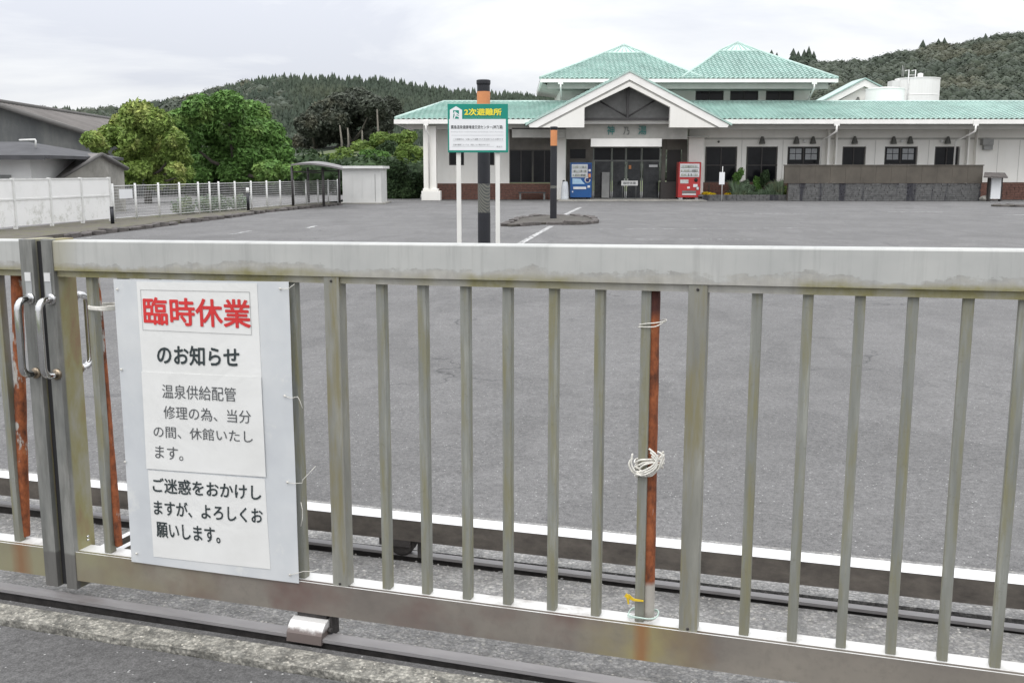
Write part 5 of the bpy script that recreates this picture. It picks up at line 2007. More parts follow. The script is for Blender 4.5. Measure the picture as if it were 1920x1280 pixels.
def conifer_base(rng, seg=7, tiers=5):
    vs, fs = [], []
    for k in range(tiers):
        z0_ = .12 + .80 * k / tiers
        z1_ = z0_ + .80 / tiers * 2.0
        r0 = .21 * (1 - k / tiers) ** .8 + .02
        i0 = len(vs)
        for q in range(seg * 2):
            a = math.pi * q / seg + k * .4
            rr = r0 * (1.15 if q % 2 else .62) * rng.uniform(.8, 1.2)
            vs.append((rr * math.cos(a), rr * math.sin(a), z0_ - (.04 if q % 2 else 0) + rng.uniform(-.02, .02)))
        vs.append((0, 0, min(z1_, 1.0)))
        for q in range(seg * 2):
            fs.append((i0 + q, i0 + (q + 1) % (seg * 2), i0 + seg * 2))
    return np.array(vs), np.array(fs)


def scatter(name, base, pts, hs, ws, mat, parent=None):
    bv, bf = base
    V, Fc = [], []
    kv = len(bv)
    rng = np.random.default_rng(5)
    for i, (p, h_, w_s) in enumerate(zip(pts, hs, ws)):
        a = rng.uniform(0, 6.28)
        c_, s_ = math.cos(a), math.sin(a)
        v = bv * (w_s, w_s, h_)
        V.append(np.stack([v[:, 0] * c_ - v[:, 1] * s_ + p[0], v[:, 0] * s_ + v[:, 1] * c_ + p[1], v[:, 2] + p[2]], 1))
        Fc.append(bf + kv * i)
    return npmesh(name, np.concatenate(V), np.concatenate(Fc), mat, parent)


rng = np.random.default_rng(31)
cb = conifer_base(rng)
pts, hs, ws = [], [], []
for _ in range(9000):
    Y = 300 + 182 * rng.random() ** .8
    X = rng.uniform(-.56, .10) * Y * 1.0
    pts.append((X, Y, zl_(X, Y) - 1))
    h_ = rng.uniform(5.0, 8.5)
    hs.append(h_)
    ws.append(h_ * rng.uniform(.9, 1.3))
for i in range(420):   # the skyline row
    X = -270 + i * .82 + rng.uniform(-.5, .5)
    Y = 478 + rng.uniform(-5, 3)
    pts.append((X, Y, zl_(X, Y) - 2))
    h_ = rng.uniform(4.5, 8.0)
    hs.append(h_)
    ws.append(h_ * rng.uniform(.9, 1.35))
tag(scatter('conifer_forest', cb, pts, hs, ws, 'conifer'), kind='stuff')


def blob_base(rng, k=46):
    d = rng.normal(size=(k, 3))
    d /= np.linalg.norm(d, axis=1, keepdims=True)
    d[:, 2] = np.abs(d[:, 2]) * 1.0 - .15
    r = rng.uniform(.78, 1.1, k)
    c = d * r[:, None] * (.5, .5, .55) + (0, 0, .45)
    nrm = d + rng.normal(size=(k, 3)) * .35 + np.array([0, 0, .2])
    nrm /= np.linalg.norm(nrm, axis=1, keepdims=True)
    a = np.cross(nrm, rng.normal(size=(k, 3)))
    a /= np.linalg.norm(a, axis=1, keepdims=True)
    b = np.cross(nrm, a)
    s = rng.uniform(.045, .085, k)[:, None]
    v = np.stack([c - a * s, c + b * s, c + a * s], 1).reshape(-1, 3)
    w = ICO1 * (.45, .45, .47) * (1 + rng.uniform(-.16, .16, (len(ICO1), 1))) + (0, 0, .45)
    return np.concatenate([v, w]), np.concatenate([np.arange(3 * k).reshape(-1, 3), ICOF1 + 3 * k])


bb = blob_base(rng, 130)
pts, hs, ws = [], [], []
for _ in range(3600):
    Y = 190 + 140 * rng.random() ** .8
    X = rng.uniform(.12, .58) * Y
    pts.append((X, Y, zr_(X, Y) - .6))
    h_ = rng.uniform(3.2, 6.0)
    hs.append(h_)
    ws.append(h_ * rng.uniform(.8, 1.15))
for i in range(260):
    X = 60 + i * .52 + rng.uniform(-.5, .5)
    Y = 327 + rng.uniform(-4, 3)
    pts.append((X, Y, zr_(X, Y) - .6))
    h_ = rng.uniform(3.5, 6.5)
    hs.append(h_)
    ws.append(h_ * rng.uniform(.9, 1.3))
for _ in range(450):
    Y = 300 + 170 * rng.random()
    X = rng.uniform(-.56, -.22) * Y
    pts.append((X, Y, zl_(X, Y) - .6))
    h_ = rng.uniform(5, 9.0)
    hs.append(h_)
    ws.append(h_ * 1.2)
tag(scatter('broadleaf_forest', bb, pts, hs, ws, 'hill_leaf'), kind='stuff')
# single conifers breaking the right skyline
for i, (x_, ytop, lab) in enumerate(((1447, 93, 'left of the two lone conifer tips beside the upper roof'), (1457, 98, 'right of the two lone conifer tips beside the upper roof'),
                                     (1488, 90, 'slim conifer, first of the skyline row right of the upper roof'), (1497, 95, 'second conifer in the skyline row right of the upper roof'),
                                     (1508, 92, 'third conifer in the skyline row, with a broad lower skirt'), (1517, 86, 'tallest conifer of the skyline row right of the upper roof'),
                                     (1526, 95, 'fifth conifer of the skyline row, shorter than its left neighbour'), (1731, 74, 'lone conifer tip, left one on the rising right ridge'),
                                     (1760, 72, 'conifer tip in the middle of the right ridge'), (1771, 70, 'conifer tip just right of the middle one on the ridge'), (1848, 62, 'conifer tip high on the right ridge near the frame edge'))):
    Y = 328
    p = at(x_, ytop, Y)
    h_ = 10.0
    zb0_ = p.z - h_
    t = thing('conifer', lab, 'conifer', (p.x, Y, zb0_), 'conifers on the right skyline')
    cbv, cbf = conifer_base(np.random.default_rng(100 + i), 7, 7)
    npmesh('crown', cbv * (14, 14, h_), cbf, 'conifer', t)
    tube('trunk', [(0, 0, 0), (0, 0, h_ * .9)], [.2, .04], 'bark', t, 5)

# ------------------------------------------------------------------ left side: fences, verge, kerb
FA, FB, FC = Vector((-13.1, 20.0, 0)), Vector((at(215, 418, 29.7).x, 29.7, 0)), Vector((-8.0, 48.5, 0))
# verge and kerb stones
edge = [gr(0, 462), gr(120, 447), gr(239, 432), gr(340, 419), gr(422, 409), gr(500, 398), gr(640, 384)]
edge[0] = Vector((-10.7, 19.5, 0))
edge.insert(0, Vector((-11.6, 13, 0)))
vs, fs = [], []
for i, p in enumerate(edge):
    q = Vector((-40, p.y, 0))
    vs += [(p.x - .05, p.y, -.1), (p.x - .05, p.y, .10), (q.x, q.y, .10)]
for i in range(len(edge) - 1):
    a = i * 3
    fs += [(a, a + 3, a + 4, a + 1), (a + 1, a + 4, a + 5, a + 2)]
tag(pyd('verge', vs, fs, 'verge_soil'), kind='structure')
simple('yard_grey', (0.17, 0.165, 0.165), 0.9, 0, 0.2, 1.5)
tag(pyd('yard', [(-45, 10, .105), (-13.6, 10, .105), (-12.1, 30.5, .105), (-8.6, 49, .105), (-8.6, 62, .105), (-45, 62, .105)], [(0, 1, 2, 3, 4, 5)], 'yard_grey'), kind='structure')
kerb = thing('kerb', 'broken line of low dark stone kerb blocks along the left edge of the lot', 'kerb', edge[1])
kr = random.Random(3)
stone_meshes = []
for q in range(6):
    bm = bmesh.new()
    bmesh.ops.create_cube(bm, size=1)
    bmesh.ops.bevel(bm, geom=list(bm.edges), offset=.14, segments=1, affect='EDGES')
    for v in bm.verts:
        v.co += Vector((kr.uniform(-.05, .05), kr.uniform(-.05, .05), kr.uniform(-.06, .06)))
        v.co.x *= .58
        v.co.y *= .26
        v.co.z *= .15
    me = bpy.data.meshes.new('stone')
    bm.to_mesh(me)
    bm.free()
    me.materials.append(M['kerb_stone'])
    stone_meshes.append(me)


def stones_along(parent, poly, step, sc_=1.0, zc=.03):
    for p, q in zip(poly, poly[1:]):
        L = (q - p).length
        for k_ in range(int(L / step)):
            c = p.lerp(q, (k_ + .5) * step / L)
            o = bpy.data.objects.new('stone', kr.choice(stone_meshes))
            COL.objects.link(o)
            o.parent = parent
            o.location = c - Vector(parent.location) + Vector((kr.uniform(-.04, .04), kr.uniform(-.04, .04), zc + kr.uniform(-.03, .02)))
            d = q - p
            o.rotation_euler = (kr.uniform(-.08, .08), kr.uniform(-.08, .08), math.atan2(d.y, d.x) + kr.uniform(-.1, .1))
            s_ = sc_ * kr.uniform(.85, 1.1)
            o.scale = (s_, s_, s_)


stones_along(kerb, edge[1:], .62)
# white panel fence
pf_ = thing('panel_fence', 'solid white stained panel fence at the left edge of the car park', 'fence', FB)


def seg_boxes(name, p, q, z0, z1, th, mat, parent, h0=0.0):
    d = (q - p).normalized()
    nrm = Vector((-d.y, d.x, 0)) * th / 2
    o_ = off_of(parent)
    bm = bmesh.new()
    vv = [bm.verts.new(x - o_) for x in (p - nrm + up * z0, q - nrm + up * z0, q + nrm + up * z0, p + nrm + up * z0, p - nrm + up * z1, q - nrm + up * z1, q + nrm + up * z1, p + nrm + up * z1)]
    for f_ in ((0, 3, 2, 1), (4, 5, 6, 7), (0, 1, 5, 4), (1, 2, 6, 5), (2, 3, 7, 6), (3, 0, 4, 7)):
        bm.faces.new([vv[i] for i in f_])
    return bmo(name, bm, mat, parent)


NP = 6
ppos = [FA.lerp(FB, t_) for t_ in (0, .18, .36, .54, .68, .84, 1.0)]
ppos = []
for x_ in (-60, -10, 34, 102, 160, 213):
    # intersection of the sight line with the fence line
    a = (x_ - 960) / F_PX
    t_ = (a * FA.y * 1.0 - FA.x) / ((FB.x - FA.x) - a * (FB.y - FA.y))
    ppos.append(FA.lerp(FB, t_))
for p, q in zip(ppos, ppos[1:]):
    d = (q - p).normalized()
    seg_boxes('panel', p + d * .03, q - d * .03, .17, .80, .03, 'white_panel', pf_)
    seg_boxes('panel', p + d * .03, q - d * .03, .84, 1.29, .03, 'white_panel', pf_)
    seg_boxes('rail', p + d * .03, q - d * .03, .801, .839, .06, 'fence_white', pf_)
    seg_boxes('rail', p + d * .03, q - d * .03, 1.291, 1.33, .06, 'fence_white', pf_)
for p in ppos:
    d = (FB - FA).normalized()
    seg_boxes('post', p - d * .029, p + d * .029, .09, 1.345, .09, 'fence_white', pf_)
# mesh fence
mf = thing('mesh_fence', 'white welded mesh fence running back from the panel fence', 'fence', FB + Vector((.1, .3, 0)))
M0, M1 = FB + Vector((.08, .35, 0)), FC
mp_ = []
for x_ in (219, 261, 304, 343, 378, 399, 416, 446, 476, 505, 530, 555, 578, 600, 619, 637):
    a = (x_ - 960) / F_PX
    t_ = (a * M0.y - M0.x) / ((M1.x - M0.x) - a * (M1.y - M0.y))
    mp_.append(M0.lerp(M1, t_))
for i, (p, q) in enumerate(zip(mp_, mp_[1:])):
    d = (q - p).normalized()
    L = (q - p).length
    bm = bmesh.new()
    o_ = off_of(mf)
    for k_ in range(12):
        z_ = .16 + .93 * k_ / 11
        w_ = .014 if k_ in (0, 11) else .006
        tube_bm(bm, [p + d * .03 + up * z_ - o_, q - d * .03 + up * z_ - o_], w_, 4)
    nv = int(L / .09)
    for k_ in range(1, nv):
        c = p.lerp(q, k_ / nv)
        tube_bm(bm, [c + up * .16 - o_, c + up * 1.09 - o_], .0042, 3)
    bmo('mesh_panel', bm, 'fence_wire', mf)
for p in mp_:
    tube('post', [p - off_of(mf) + up * .05, p - off_of(mf) + up * 1.16], .033, 'fence_white', mf, 8)
# notice plate on the mesh
a = mp_[0].lerp(mp_[1], .22) + Vector((.05, -.02, 0))
b = mp_[0].lerp(mp_[1], .80) + Vector((.05, -.02, 0))
o = seg_boxes('plate_sign', a, b, .72, .99, .01, 'sign_white', None)
tag(o, 'blank white plate hung on the first panel of the mesh fence', 'sign')
# bollards
for (x_, y0_, y1_, Y, lab) in ((466, 352, 389, 37.5, 'black bollard with a white cap standing by the mesh fence'), (210, 389, 421, 27.8, 'short black stub post at the end of the panel fence')):
    zt_ = at(x_, y0_, Y).z
    t = thing('bollard', lab, 'bollard', (at(x_, 400, Y).x, Y, .08))
    zt_ -= .08
    if x_ == 466:
        tube('shaft', [(0, 0, 0), (0, 0, zt_ * .78)], .055, 'pole_black', t, 12)
        tube('cap', [(0, 0, zt_ * .78), (0, 0, zt_)], .058, 'fence_white', t, 12)
    else:
        tube('shaft', [(0, 0, 0), (0, 0, zt_)], .05, 'pole_black', t, 12)
        tube('cap', [(0, 0, zt_), (0, 0, zt_ + .02)], .054, 'pole_black', t, 12)

# bicycle shelter
bs = thing('bicycle_shelter', 'dark open bicycle shelter with a thin curved roof beside the white shed', 'shelter', (-8.9, 45, .1))
bo_ = Vector(bs.location)
for x_, Y, y0_ in ((547, 42.5, 312), (577, 47.0, 314), (605, 42.8, 314), (635, 46.5, 314)):
    p = at(x_, y0_, Y)
    tube('post', [Vector((p.x, Y, .08)) - bo_, Vector((p.x, Y, p.z)) - bo_], .055, 'shelter_steel', bs, 8)
vs, fs = [], []
C4 = [at(545, 309, 42.3), at(644, 317, 42.3), at(640, 311, 47.3), at(566, 306, 47.3)]
for th in (0, 1):
    for i in range(13):
        u = i / 12
        bulg = .16 * math.sin(math.pi * (u * .9 + .05)) * (1 - .35 * u)
        for p in (C4[0].lerp(C4[1], u), C4[3].lerp(C4[2], u)):
            vs.append(p + up * (bulg - .07 * th) - bo_)
for i in range(12):
    a = 2 * i
    fs += [(a, a + 2, a + 3, a + 1), (26 + a, 27 + a, 29 + a, 28 + a), (a, 26 + a, 28 + a, a + 2), (a + 1, a + 3, 29 + a, 27 + a)]
fs += [(0, 1, 27, 26), (24, 50, 51, 25)]
pyd('roof', vs, fs, 'shelter_roof', bs)
for a_, b_ in ((547, 605),):
    tube('rail', [at(547, 322, 42.5) - bo_, at(605, 324, 42.8) - bo_], .03, 'shelter_steel', bs, 6)
    tube('rail', [at(577, 320, 47) - bo_, at(635, 321, 46.5) - bo_], .03, 'shelter_steel', bs, 6)
# shed
sh = thing('shed', 'plain white box-shaped shed with a flat overhanging roof', 'shed', (at(678, 378, 48.5).x, 48.5, 0))
so_ = Vector(sh.location)
a, b = at(643, 379, 48.5), at(714, 316, 48.5)
box('wall', a.x - so_.x, b.x - so_.x, 0, 2.2, .05, b.z, 'shed_white', sh)
o = box('roof', a.x - so_.x - .12, b.x - so_.x + .12, -.18, 2.4, b.z, b.z + .12, 'fence_white', sh)
for x_ in (661, 679, 697):
    q = at(x_, 350, 48.5)
    box('panel_seam', q.x - so_.x - .008, q.x - so_.x + .008, -.012, -.001, .1, b.z - .02, 'house_white', sh)
box('door_edge', at(703, 350, 48.5).x - so_.x, at(704, 350, 48.5).x - so_.x, -.015, -.001, .1, b.z - .25, 'unit_grey', sh)
box('plinth', a.x - so_.x - .2, b.x - so_.x + .2, -.25, 2.4, 0, .05, 'stained_concrete', sh)
# low white wall beyond the hedge
o = pbox('garden_wall', 765, 797, 350, 372, 62, .15, 'fence_white', None)
tag(o, 'low white boundary wall glimpsed between the shrubs and the column', 'wall')
hs_ = thing('small_house', 'low white-roofed house glimpsed left of the bathhouse column', 'house', (at(780, 320, 75).x, 75, 0))
a, b = at(758, 338, 75), at(800, 318, 75)
box('wall', a.x - hs_.location.x, b.x - hs_.location.x, 0, 4, 0, b.z - .2, 'house_white', hs_)
prism('roof', [(a.x - hs_.location.x - .4, b.z - .25), (b.x - hs_.location.x + .4, b.z - .25), (b.x - hs_.location.x, b.z + .25), (a.x - hs_.location.x + .2, b.z + .25)], -.4, 4.4, 'house_white', hs_)

# ------------------------------------------------------------------ left buildings
# warehouse with a grey gable and long ridge going back
wh = thing('warehouse', 'big old warehouse with dark stained gable and brown-grey roof at far left', 'warehouse', (-25, 50, 0))
wo_ = Vector(wh.location)
dv = Vector((-.06, 1, 0)).normalized()
cv = Vector((1, .06, 0)).normalized()
apx = at(-6, 193, 50)
ev = at(168, 249, 50.3)
run = (ev - apx).dot(cv)
drop = apx.z - ev.z
evl = apx - cv * run - up * drop
eve = apx + cv * run - up * drop
LEN = 24
prism_v = [evl, apx, eve]
bm = bmesh.new()
lo_ = [Vector((p.x, p.y, 0)) for p in (evl, eve)]
f1 = [lo_[0], lo_[1], eve, apx, evl]
f2 = [p + dv * LEN for p in f1]
bv = [bm.verts.new(p - wo_ - up * (0.06 if i > 1 else 0)) for i, p in enumerate(f1)] + [bm.verts.new(p - wo_ - up * (0.06 if i > 1 else 0)) for i, p in enumerate(f2)]
bm.faces.new(bv[:5])
bm.faces.new(bv[5:][::-1])
for i in range(5):
    bm.faces.new((bv[i], bv[i + 5], bv[(i + 1) % 5 + 5], bv[(i + 1) % 5]))
bmo('wall', bm, 'old_cladding', wh)
for e_ in (evl, eve):
    dd_ = (e_ - apx)
    e2 = apx + dd_ * 1.08
    slab('roof', [p - wo_ for p in (apx - dv * .4 + up * .02, e2 - dv * .4 + up * .02, e2 + dv * (LEN + .4) + up * .02, apx + dv * (LEN + .4) + up * .02)], .1, 'old_roof', wh)
    # corrugation ribs down the slope
    bm = bmesh.new()
    for k_ in range(50):
        s_ = -.3 + k_ * .49
        tube_bm(bm, [apx + dv * s_ + up * .04 - wo_, e2 + dv * s_ + up * .04 - wo_], .025, 4)
    tag(bmo('roof_ribs', bm, 'old_roof', wh), kind='stuff')
    tube('verge_board', [apx - dv * .42 - up * .04 - wo_, e2 - dv * .42 - up * .04 - wo_], .13, 'roof_edge', wh, 6)
tube('ridge', [apx - dv * .4 + up * .08 - wo_, apx + dv * (LEN + .4) + up * .08 - wo_], .12, 'roof_edge', wh, 8)
# small concrete gabled outbuilding
ob = thing('outbuilding', 'small stained concrete outbuilding with a pale gable behind the panel fence', 'outbuilding', (-14.5, 35, 0))
oo = Vector(ob.location)
ga, gl, grr = at(187, 289, 34.6), at(112, 333, 33.5), at(232, 314, 36.0)
back = at(96, 289, 38.5) - ga
back.z = 0
bm = bmesh.new()
fl_ = [Vector((gl.x, gl.y, 0)), Vector((grr.x, grr.y, 0)), grr, ga, gl]
fb_ = [p + back for p in fl_]
bv = [bm.verts.new(p - oo - up * (.05 if i > 1 else 0)) for i, p in enumerate(fl_)] + [bm.verts.new(p - oo - up * (.05 if i > 1 else 0)) for i, p in enumerate(fb_)]
bm.faces.new(bv[:5])
bm.faces.new(bv[5:][::-1])
for i in range(5):
    bm.faces.new((bv[i], bv[i + 5], bv[(i + 1) % 5 + 5], bv[(i + 1) % 5]))
bmo('wall', bm, 'stained_concrete', ob)
for e_ in (gl, grr):
    e2 = ga + (e_ - ga) * 1.1
    bk = back.normalized()
    slab('roof', [p - oo for p in (ga - bk * .15 + up * .03, e2 - bk * .15 + up * .03, e2 + back + bk * .15 + up * .03, ga + back + bk * .15 + up * .03)], .10, 'old_roof', ob)
    tube('verge_board', [ga - bk * .17 - oo, e2 - bk * .17 - oo], .06, 'roof_edge', ob, 6)
# white house with the dark hipped roof
hh = thing('white_house', 'white-walled house with a dark eaved roof cut by the left frame edge', 'house', (-17, 33, 0))
ho = Vector(hh.location)
a, b = at(-120, 336, 32), at(56, 296, 32)
box('wall', a.x - ho.x, b.x - ho.x, -1, 4, 0, b.z, 'house_white', hh)
e0, e1 = at(-140, 291, 31.3), at(93, 289, 31.6)
e1.z = e0.z = at(60, 291, 31.5).z
t0, t1 = at(-60, 262, 34.5), at(52, 266, 34.5)
t0.z = t1.z
slab('roof', [p - ho for p in (e0, e1, t1, t0)], .10, 'dark_roof', hh)
slab('roof', [p - ho for p in (e1, e1 + Vector((0, 6, 0)), t1)], .10, 'dark_roof', hh)
wbox('fascia', e0.x, e1.x, 31.2, 31.29, e0.z - .14, e0.z - .01, 'dark_roof', hh)
tube('flue_pipe', [at(36, 263, 33) - ho, at(66, 262, 33) - ho, at(67, 264, 33) - ho, at(67, 277, 33) - ho], .03, 'fence_white', hh, 8)
pbox('window', 0, 20, 328, 338, 31.96, .03, 'frame_grey', hh)

# ------------------------------------------------------------------ poles, evacuation sign
def lamp_pole(px_, ytop, ybase, Y, label, r):
    p = at(px_, ybase, Y)
    zt_ = at(px_, ytop, Y).z
    t = thing('marker_pole', label, 'pole', (p.x, Y, 0), 'banded black and orange poles on the car park islands')
    zc = lambda f: zt_ * f
    b_ = [(0, .30, 'pole_black', 1.0), (.30, .43, 'pole_scuffed', .97), (.43, .86, 'pole_black', 1.0), (.86, .94, 'pole_orange', 1.0), (.94, 1.0, 'pole_black', .98)]
    if px_ < 1000:
        b_ = [(0, .28, 'pole_black', 1.0), (.28, .44, 'pole_scuffed', .97), (.44, .80, 'pole_black', .99), (.80, .94, 'pole_orange', 1.03), (.94, 1.0, 'pole_black', 1.0)]
    else:
        b_ = [(0, .345, 'pole_black', 1.0), (.345, .375, 'pole_scuffed', .97), (.375, .80, 'pole_black', .99), (.80, .965, 'pole_orange', 1.0), (.965, 1.0, 'pole_black', .98)]
    for f0, f1, m_, rs in b_:
        pr = [(r * rs, zc(f0)), (r * rs, zc(f1))]
        if f1 == 1.0:
            pr = [(r * rs, zc(f0)), (r * rs, zc(f1) - .08), (r * 1.1, zc(f1) - .05), (r * 1.1, zc(f1)), (r * .9, zc(f1) + .01)]
        lathe('band', pr, m_, t, 24)
    return t


lamp_pole(908, 151, 489, 17.0, 'thick banded pole with black cap right behind the green sign', .105)
lamp_pole(1037.5, 238, 410, 31.9, 'thinner black and orange pole on the stone-edged island, farther away', .105)

# island with stones round the second pole
isl = thing('island', 'low stone-edged planting island round the farther pole', 'island', (at(1035, 415, 32).x, 32, 0))
io = Vector(isl.location)
ring_ = [gr(948, 424), gr(975, 412), gr(1010, 408), gr(1070, 407), gr(1110, 411), gr(1120, 418), gr(1090, 421), gr(1010, 421), gr(960, 425)]
slab('soil', [Vector((p.x, p.y, .06)) - io for p in ring_], .05, 'soil', isl)
stones_along(isl, ring_ + ring_[:1], .52, .85, .04)
isl2 = thing('island', 'stone-edged island at the foot of the nearer pole, behind the gate rail', 'island', (at(908, 489, 17).x, 17.0, 0))
io2 = Vector(isl2.location)
ring2 = [Vector((io2.x + 1.3 * math.cos(a_), 17 + .8 * math.sin(a_), 0)) for a_ in [2 * math.pi * q / 9 for q in range(9)]]
slab('soil', [Vector((p.x, p.y, .05)) - io2 for p in ring2], .045, 'soil', isl2)

# evacuation sign
YS = 15.3
a, b = at(840, 286, YS), at(952.5, 195, YS)
sg = thing('evacuation_sign', 'green and white Japanese evacuation shelter sign on two white posts', 'sign', ((a.x + b.x) / 2, YS, 0))
sgo = Vector(sg.location)
box('board', a.x - sgo.x, b.x - sgo.x, 0, .03, a.z, b.z, 'sign_green', sg, .004)
for x_ in (859.5, 933):
    q = at(x_, 300, YS)
    box('post', q.x - sgo.x - .033, q.x - sgo.x + .033, .032, .09, 0, b.z - .06, 'white_post', sg)


def srect(name, x0, x1, y0, y1, d, mat):
    p, q = at(x0, y1, YS), at(x1, y0, YS)
    return box(name, p.x - sgo.x, q.x - sgo.x, -d, -d + .0012, p.z, q.z, mat, sg)


srect('white_field', 842.5, 948.5, 223.5, 282, .003, 'sign_white')


def spoly(name, pts, d, mat):
    vs = [at(x, y, YS) for x, y in pts]
    return pyd(name, [(v.x - sgo.x, -d, v.z) for v in vs], [tuple(range(len(vs)))], mat, sg)


spoly('house_symbol', [(843.5, 223.5), (843.5, 206.5), (855, 199.5), (866.5, 206.5), (866.5, 223.5)], .0036, 'sign_white')
spoly('door_symbol', [(849.5, 223), (849.5, 207), (860.5, 207), (860.5, 223)], .0045, 'sign_green')
# running figure
hc = at(853.0, 210.0, YS)
pyd('runner_symbol', [(hc.x - sgo.x + .010 * math.cos(t_), -.0055, hc.z + .010 * math.sin(t_)) for t_ in [2 * math.pi * q / 12 for q in range(12)]], [tuple(range(12))], 'sign_white', sg)
for pl_ in ([(852, 211.5), (856, 210.8), (856.5, 217), (852.5, 217.5)], [(856, 211), (859.5, 214.5), (862.3, 214.2), (862.3, 215.5), (859, 216), (855.5, 213)], [(852.5, 212), (850, 214.5), (850.3, 217.5), (849.2, 217.5), (848.6, 214), (851, 211)],
            [(854.5, 216.5), (857, 216.5), (861.8, 218.5), (861.8, 221.5), (860.2, 221.5), (860, 219.8), (855, 218.3)], [(852.3, 217), (854.8, 217.5), (852.5, 223), (850, 223)]):
    spoly('runner_symbol', pl_, .0055, 'sign_white')


def stext(s, x0, x1, y0, y1, mat, wgt, d=.0048):
    p, q = at(x0, y1, YS), at(x1, y0, YS)
    return letter('lettering', s, (p.x - sgo.x, -d, p.z), (q.x - p.x, 0, 0), (0, 0, q.z - p.z), mat, sg, wgt)


stext('2次避難所', 870.5, 940.5, 203.5, 217, 'sign_yellow', .03)
stext('Secondary Evacuation Shelter', 870.5, 940, 219.3, 221.8, 'sign_pale_green', .0)
stext('霧島温泉健康増進交流センター(神乃湯)', 845.5, 943, 235, 243, 'grey_print', .014)
stext('Kirishima Onsen Health Promotion and Exchange Center (Kaminoyu)', 846, 943.5, 246.4, 249, 'faint_print', .0)
srect('rule', 846.5, 944, 253.6, 254.2, .0042, 'faint_print')
stext('この避難所は、災害により避難された方を受け入れる場所です', 850, 943.5, 259.5, 263.2, 'frame_print', .0)
srect('rule', 849, 944, 264.4, 264.9, .0042, 'faint_print')
stext('災害の種類によっては、開設しない場合があります', 849.5, 918, 270, 273.4, 'frame_print', .0)
srect('rule', 848, 926, 274.6, 275.1, .0042, 'faint_print')
stext('霧島市', 931, 942, 273.8, 276.8, 'faint_print', .01)

# ------------------------------------------------------------------ flower bed, stone wall, info box
YF = 53.9
fb = thing('planter', 'long low stone planter bed in front of the tall windows', 'planter', (at(1400, 380, YF).x, YF, 0))
fo = Vector(fb.location)
a, b = at(1310, 376, YF), at(1482, 376, YF)
bm = bmesh.new()
for r_ in range(3):
    x_ = a.x + (.2 if r_ % 2 else 0)
    while x_ < b.x:
        bx(bm, x_ - fo.x, min(x_ + .38, b.x) - fo.x, -.001 + kr.uniform(0, .02), .2, .005 + r_ * .1, .098 + r_ * .1)
        x_ += .4
tag(bmo('stone_edging', bm, 'wall_stone', fb), kind='stuff')
box('soil', a.x - fo.x, b.x - fo.x, .201, 1.5, .1, .26, 'soil', fb)
plants = [(1329, 366, 13, 6, 'flower_yellow', 'low clump of yellow flowers nearest the red vending machine', 'flowers'), (1369, 367, 10, 6, 'flower_yellow', 'small clump of yellow flowers just right of the white board', 'flowers'),
          (1385, 357, 15, 14, 'leaf_shrub', 'grey-green shrub behind the yellow flowers', 'shrub'), (1384, 332, 10, 17, 'leaf_green', 'upright green sapling between the two tall windows', 'shrub'),
          (1405, 360, 14, 13, 'leaf_shrub', 'low grey-green shrub in the middle of the planter', 'shrub'), (1420, 345, 9, 20, 'leaf_green', 'bright green upright plant right of the middle of the planter', 'shrub'),
          (1434, 338, 11, 22, 'leaf_dark', 'dark slender shrub against the second tall window', 'shrub'), (1432, 365, 12, 9, 'leaf_shrub', 'small grey-green shrub at the planter front', 'shrub'),
          (1467, 362, 10, 12, 'leaf_bright', 'yellow-green spiky shrub at the end of the planter by the stone wall', 'shrub'), (1452, 366, 9, 8, 'leaf_shrub', 'dull low shrub left of the yellow-green one', 'shrub'),
          (1396, 349, 10, 12, 'leaf_shrub', 'wispy pale shrub directly right of the upright sapling', 'shrub'), (1443, 356, 10, 12, 'leaf_shrub', 'wispy grey-green shrub below the dark slender one', 'shrub'), (1412, 372, 12, 5, 'leaf_green', 'low fresh green plant at the very front of the planter', 'shrub')]
for i, (x, y, rx, ry, mt, lab, ct) in enumerate(plants):
    Y = YF + .8 + (i % 3) * .15
    c = at(x, y, Y)
    k_ = Y / F_PX
    pf = [(c.x + R_.uniform(-.5, .5) * rx * k_, Y + R_.uniform(-.2, .2), c.z + R_.uniform(-.6, .6) * ry * k_, rx * k_ * .62, rx * k_ * .5, ry * k_ * .5) for _ in range(7)]
    tree(lab, pf, 2200, .055, mt, (c.x, Y, .26), .02, 'bark', 80 + i, ct, 'flower_clump' if ct == 'flowers' else 'garden_shrub', nlimb=4, core=.4)
# wispy grasses filling the bed, a mass nobody could count
rngp = np.random.default_rng(9)
gv, gf = [], []
for i in range(2600):
    gx, gy = rngp.uniform(a.x + .5 if False else at(1378, 370, YF).x, at(1470, 370, YF).x), rngp.uniform(YF + .25, YF + 1.3)
    hgt = rngp.uniform(.25, .95) * (.6 + .4 * math.sin(gx * 2.3))
    lx, ly = rngp.normal(0, .12), rngp.normal(0, .08)
    w_g = rngp.uniform(.008, .02)
    gv += [(gx - w_g, gy, .24), (gx + w_g, gy, .24), (gx + lx + w_g, gy + ly, .24 + hgt * .7), (gx + lx * 2, gy + ly * 2, .24 + hgt), (gx + lx - w_g, gy + ly, .24 + hgt * .7)]
    gf.append([5 * i + q for q in range(5)])
tag(npmesh('grass', np.array(gv), np.array(gf), 'leaf_shrub'), kind='stuff')
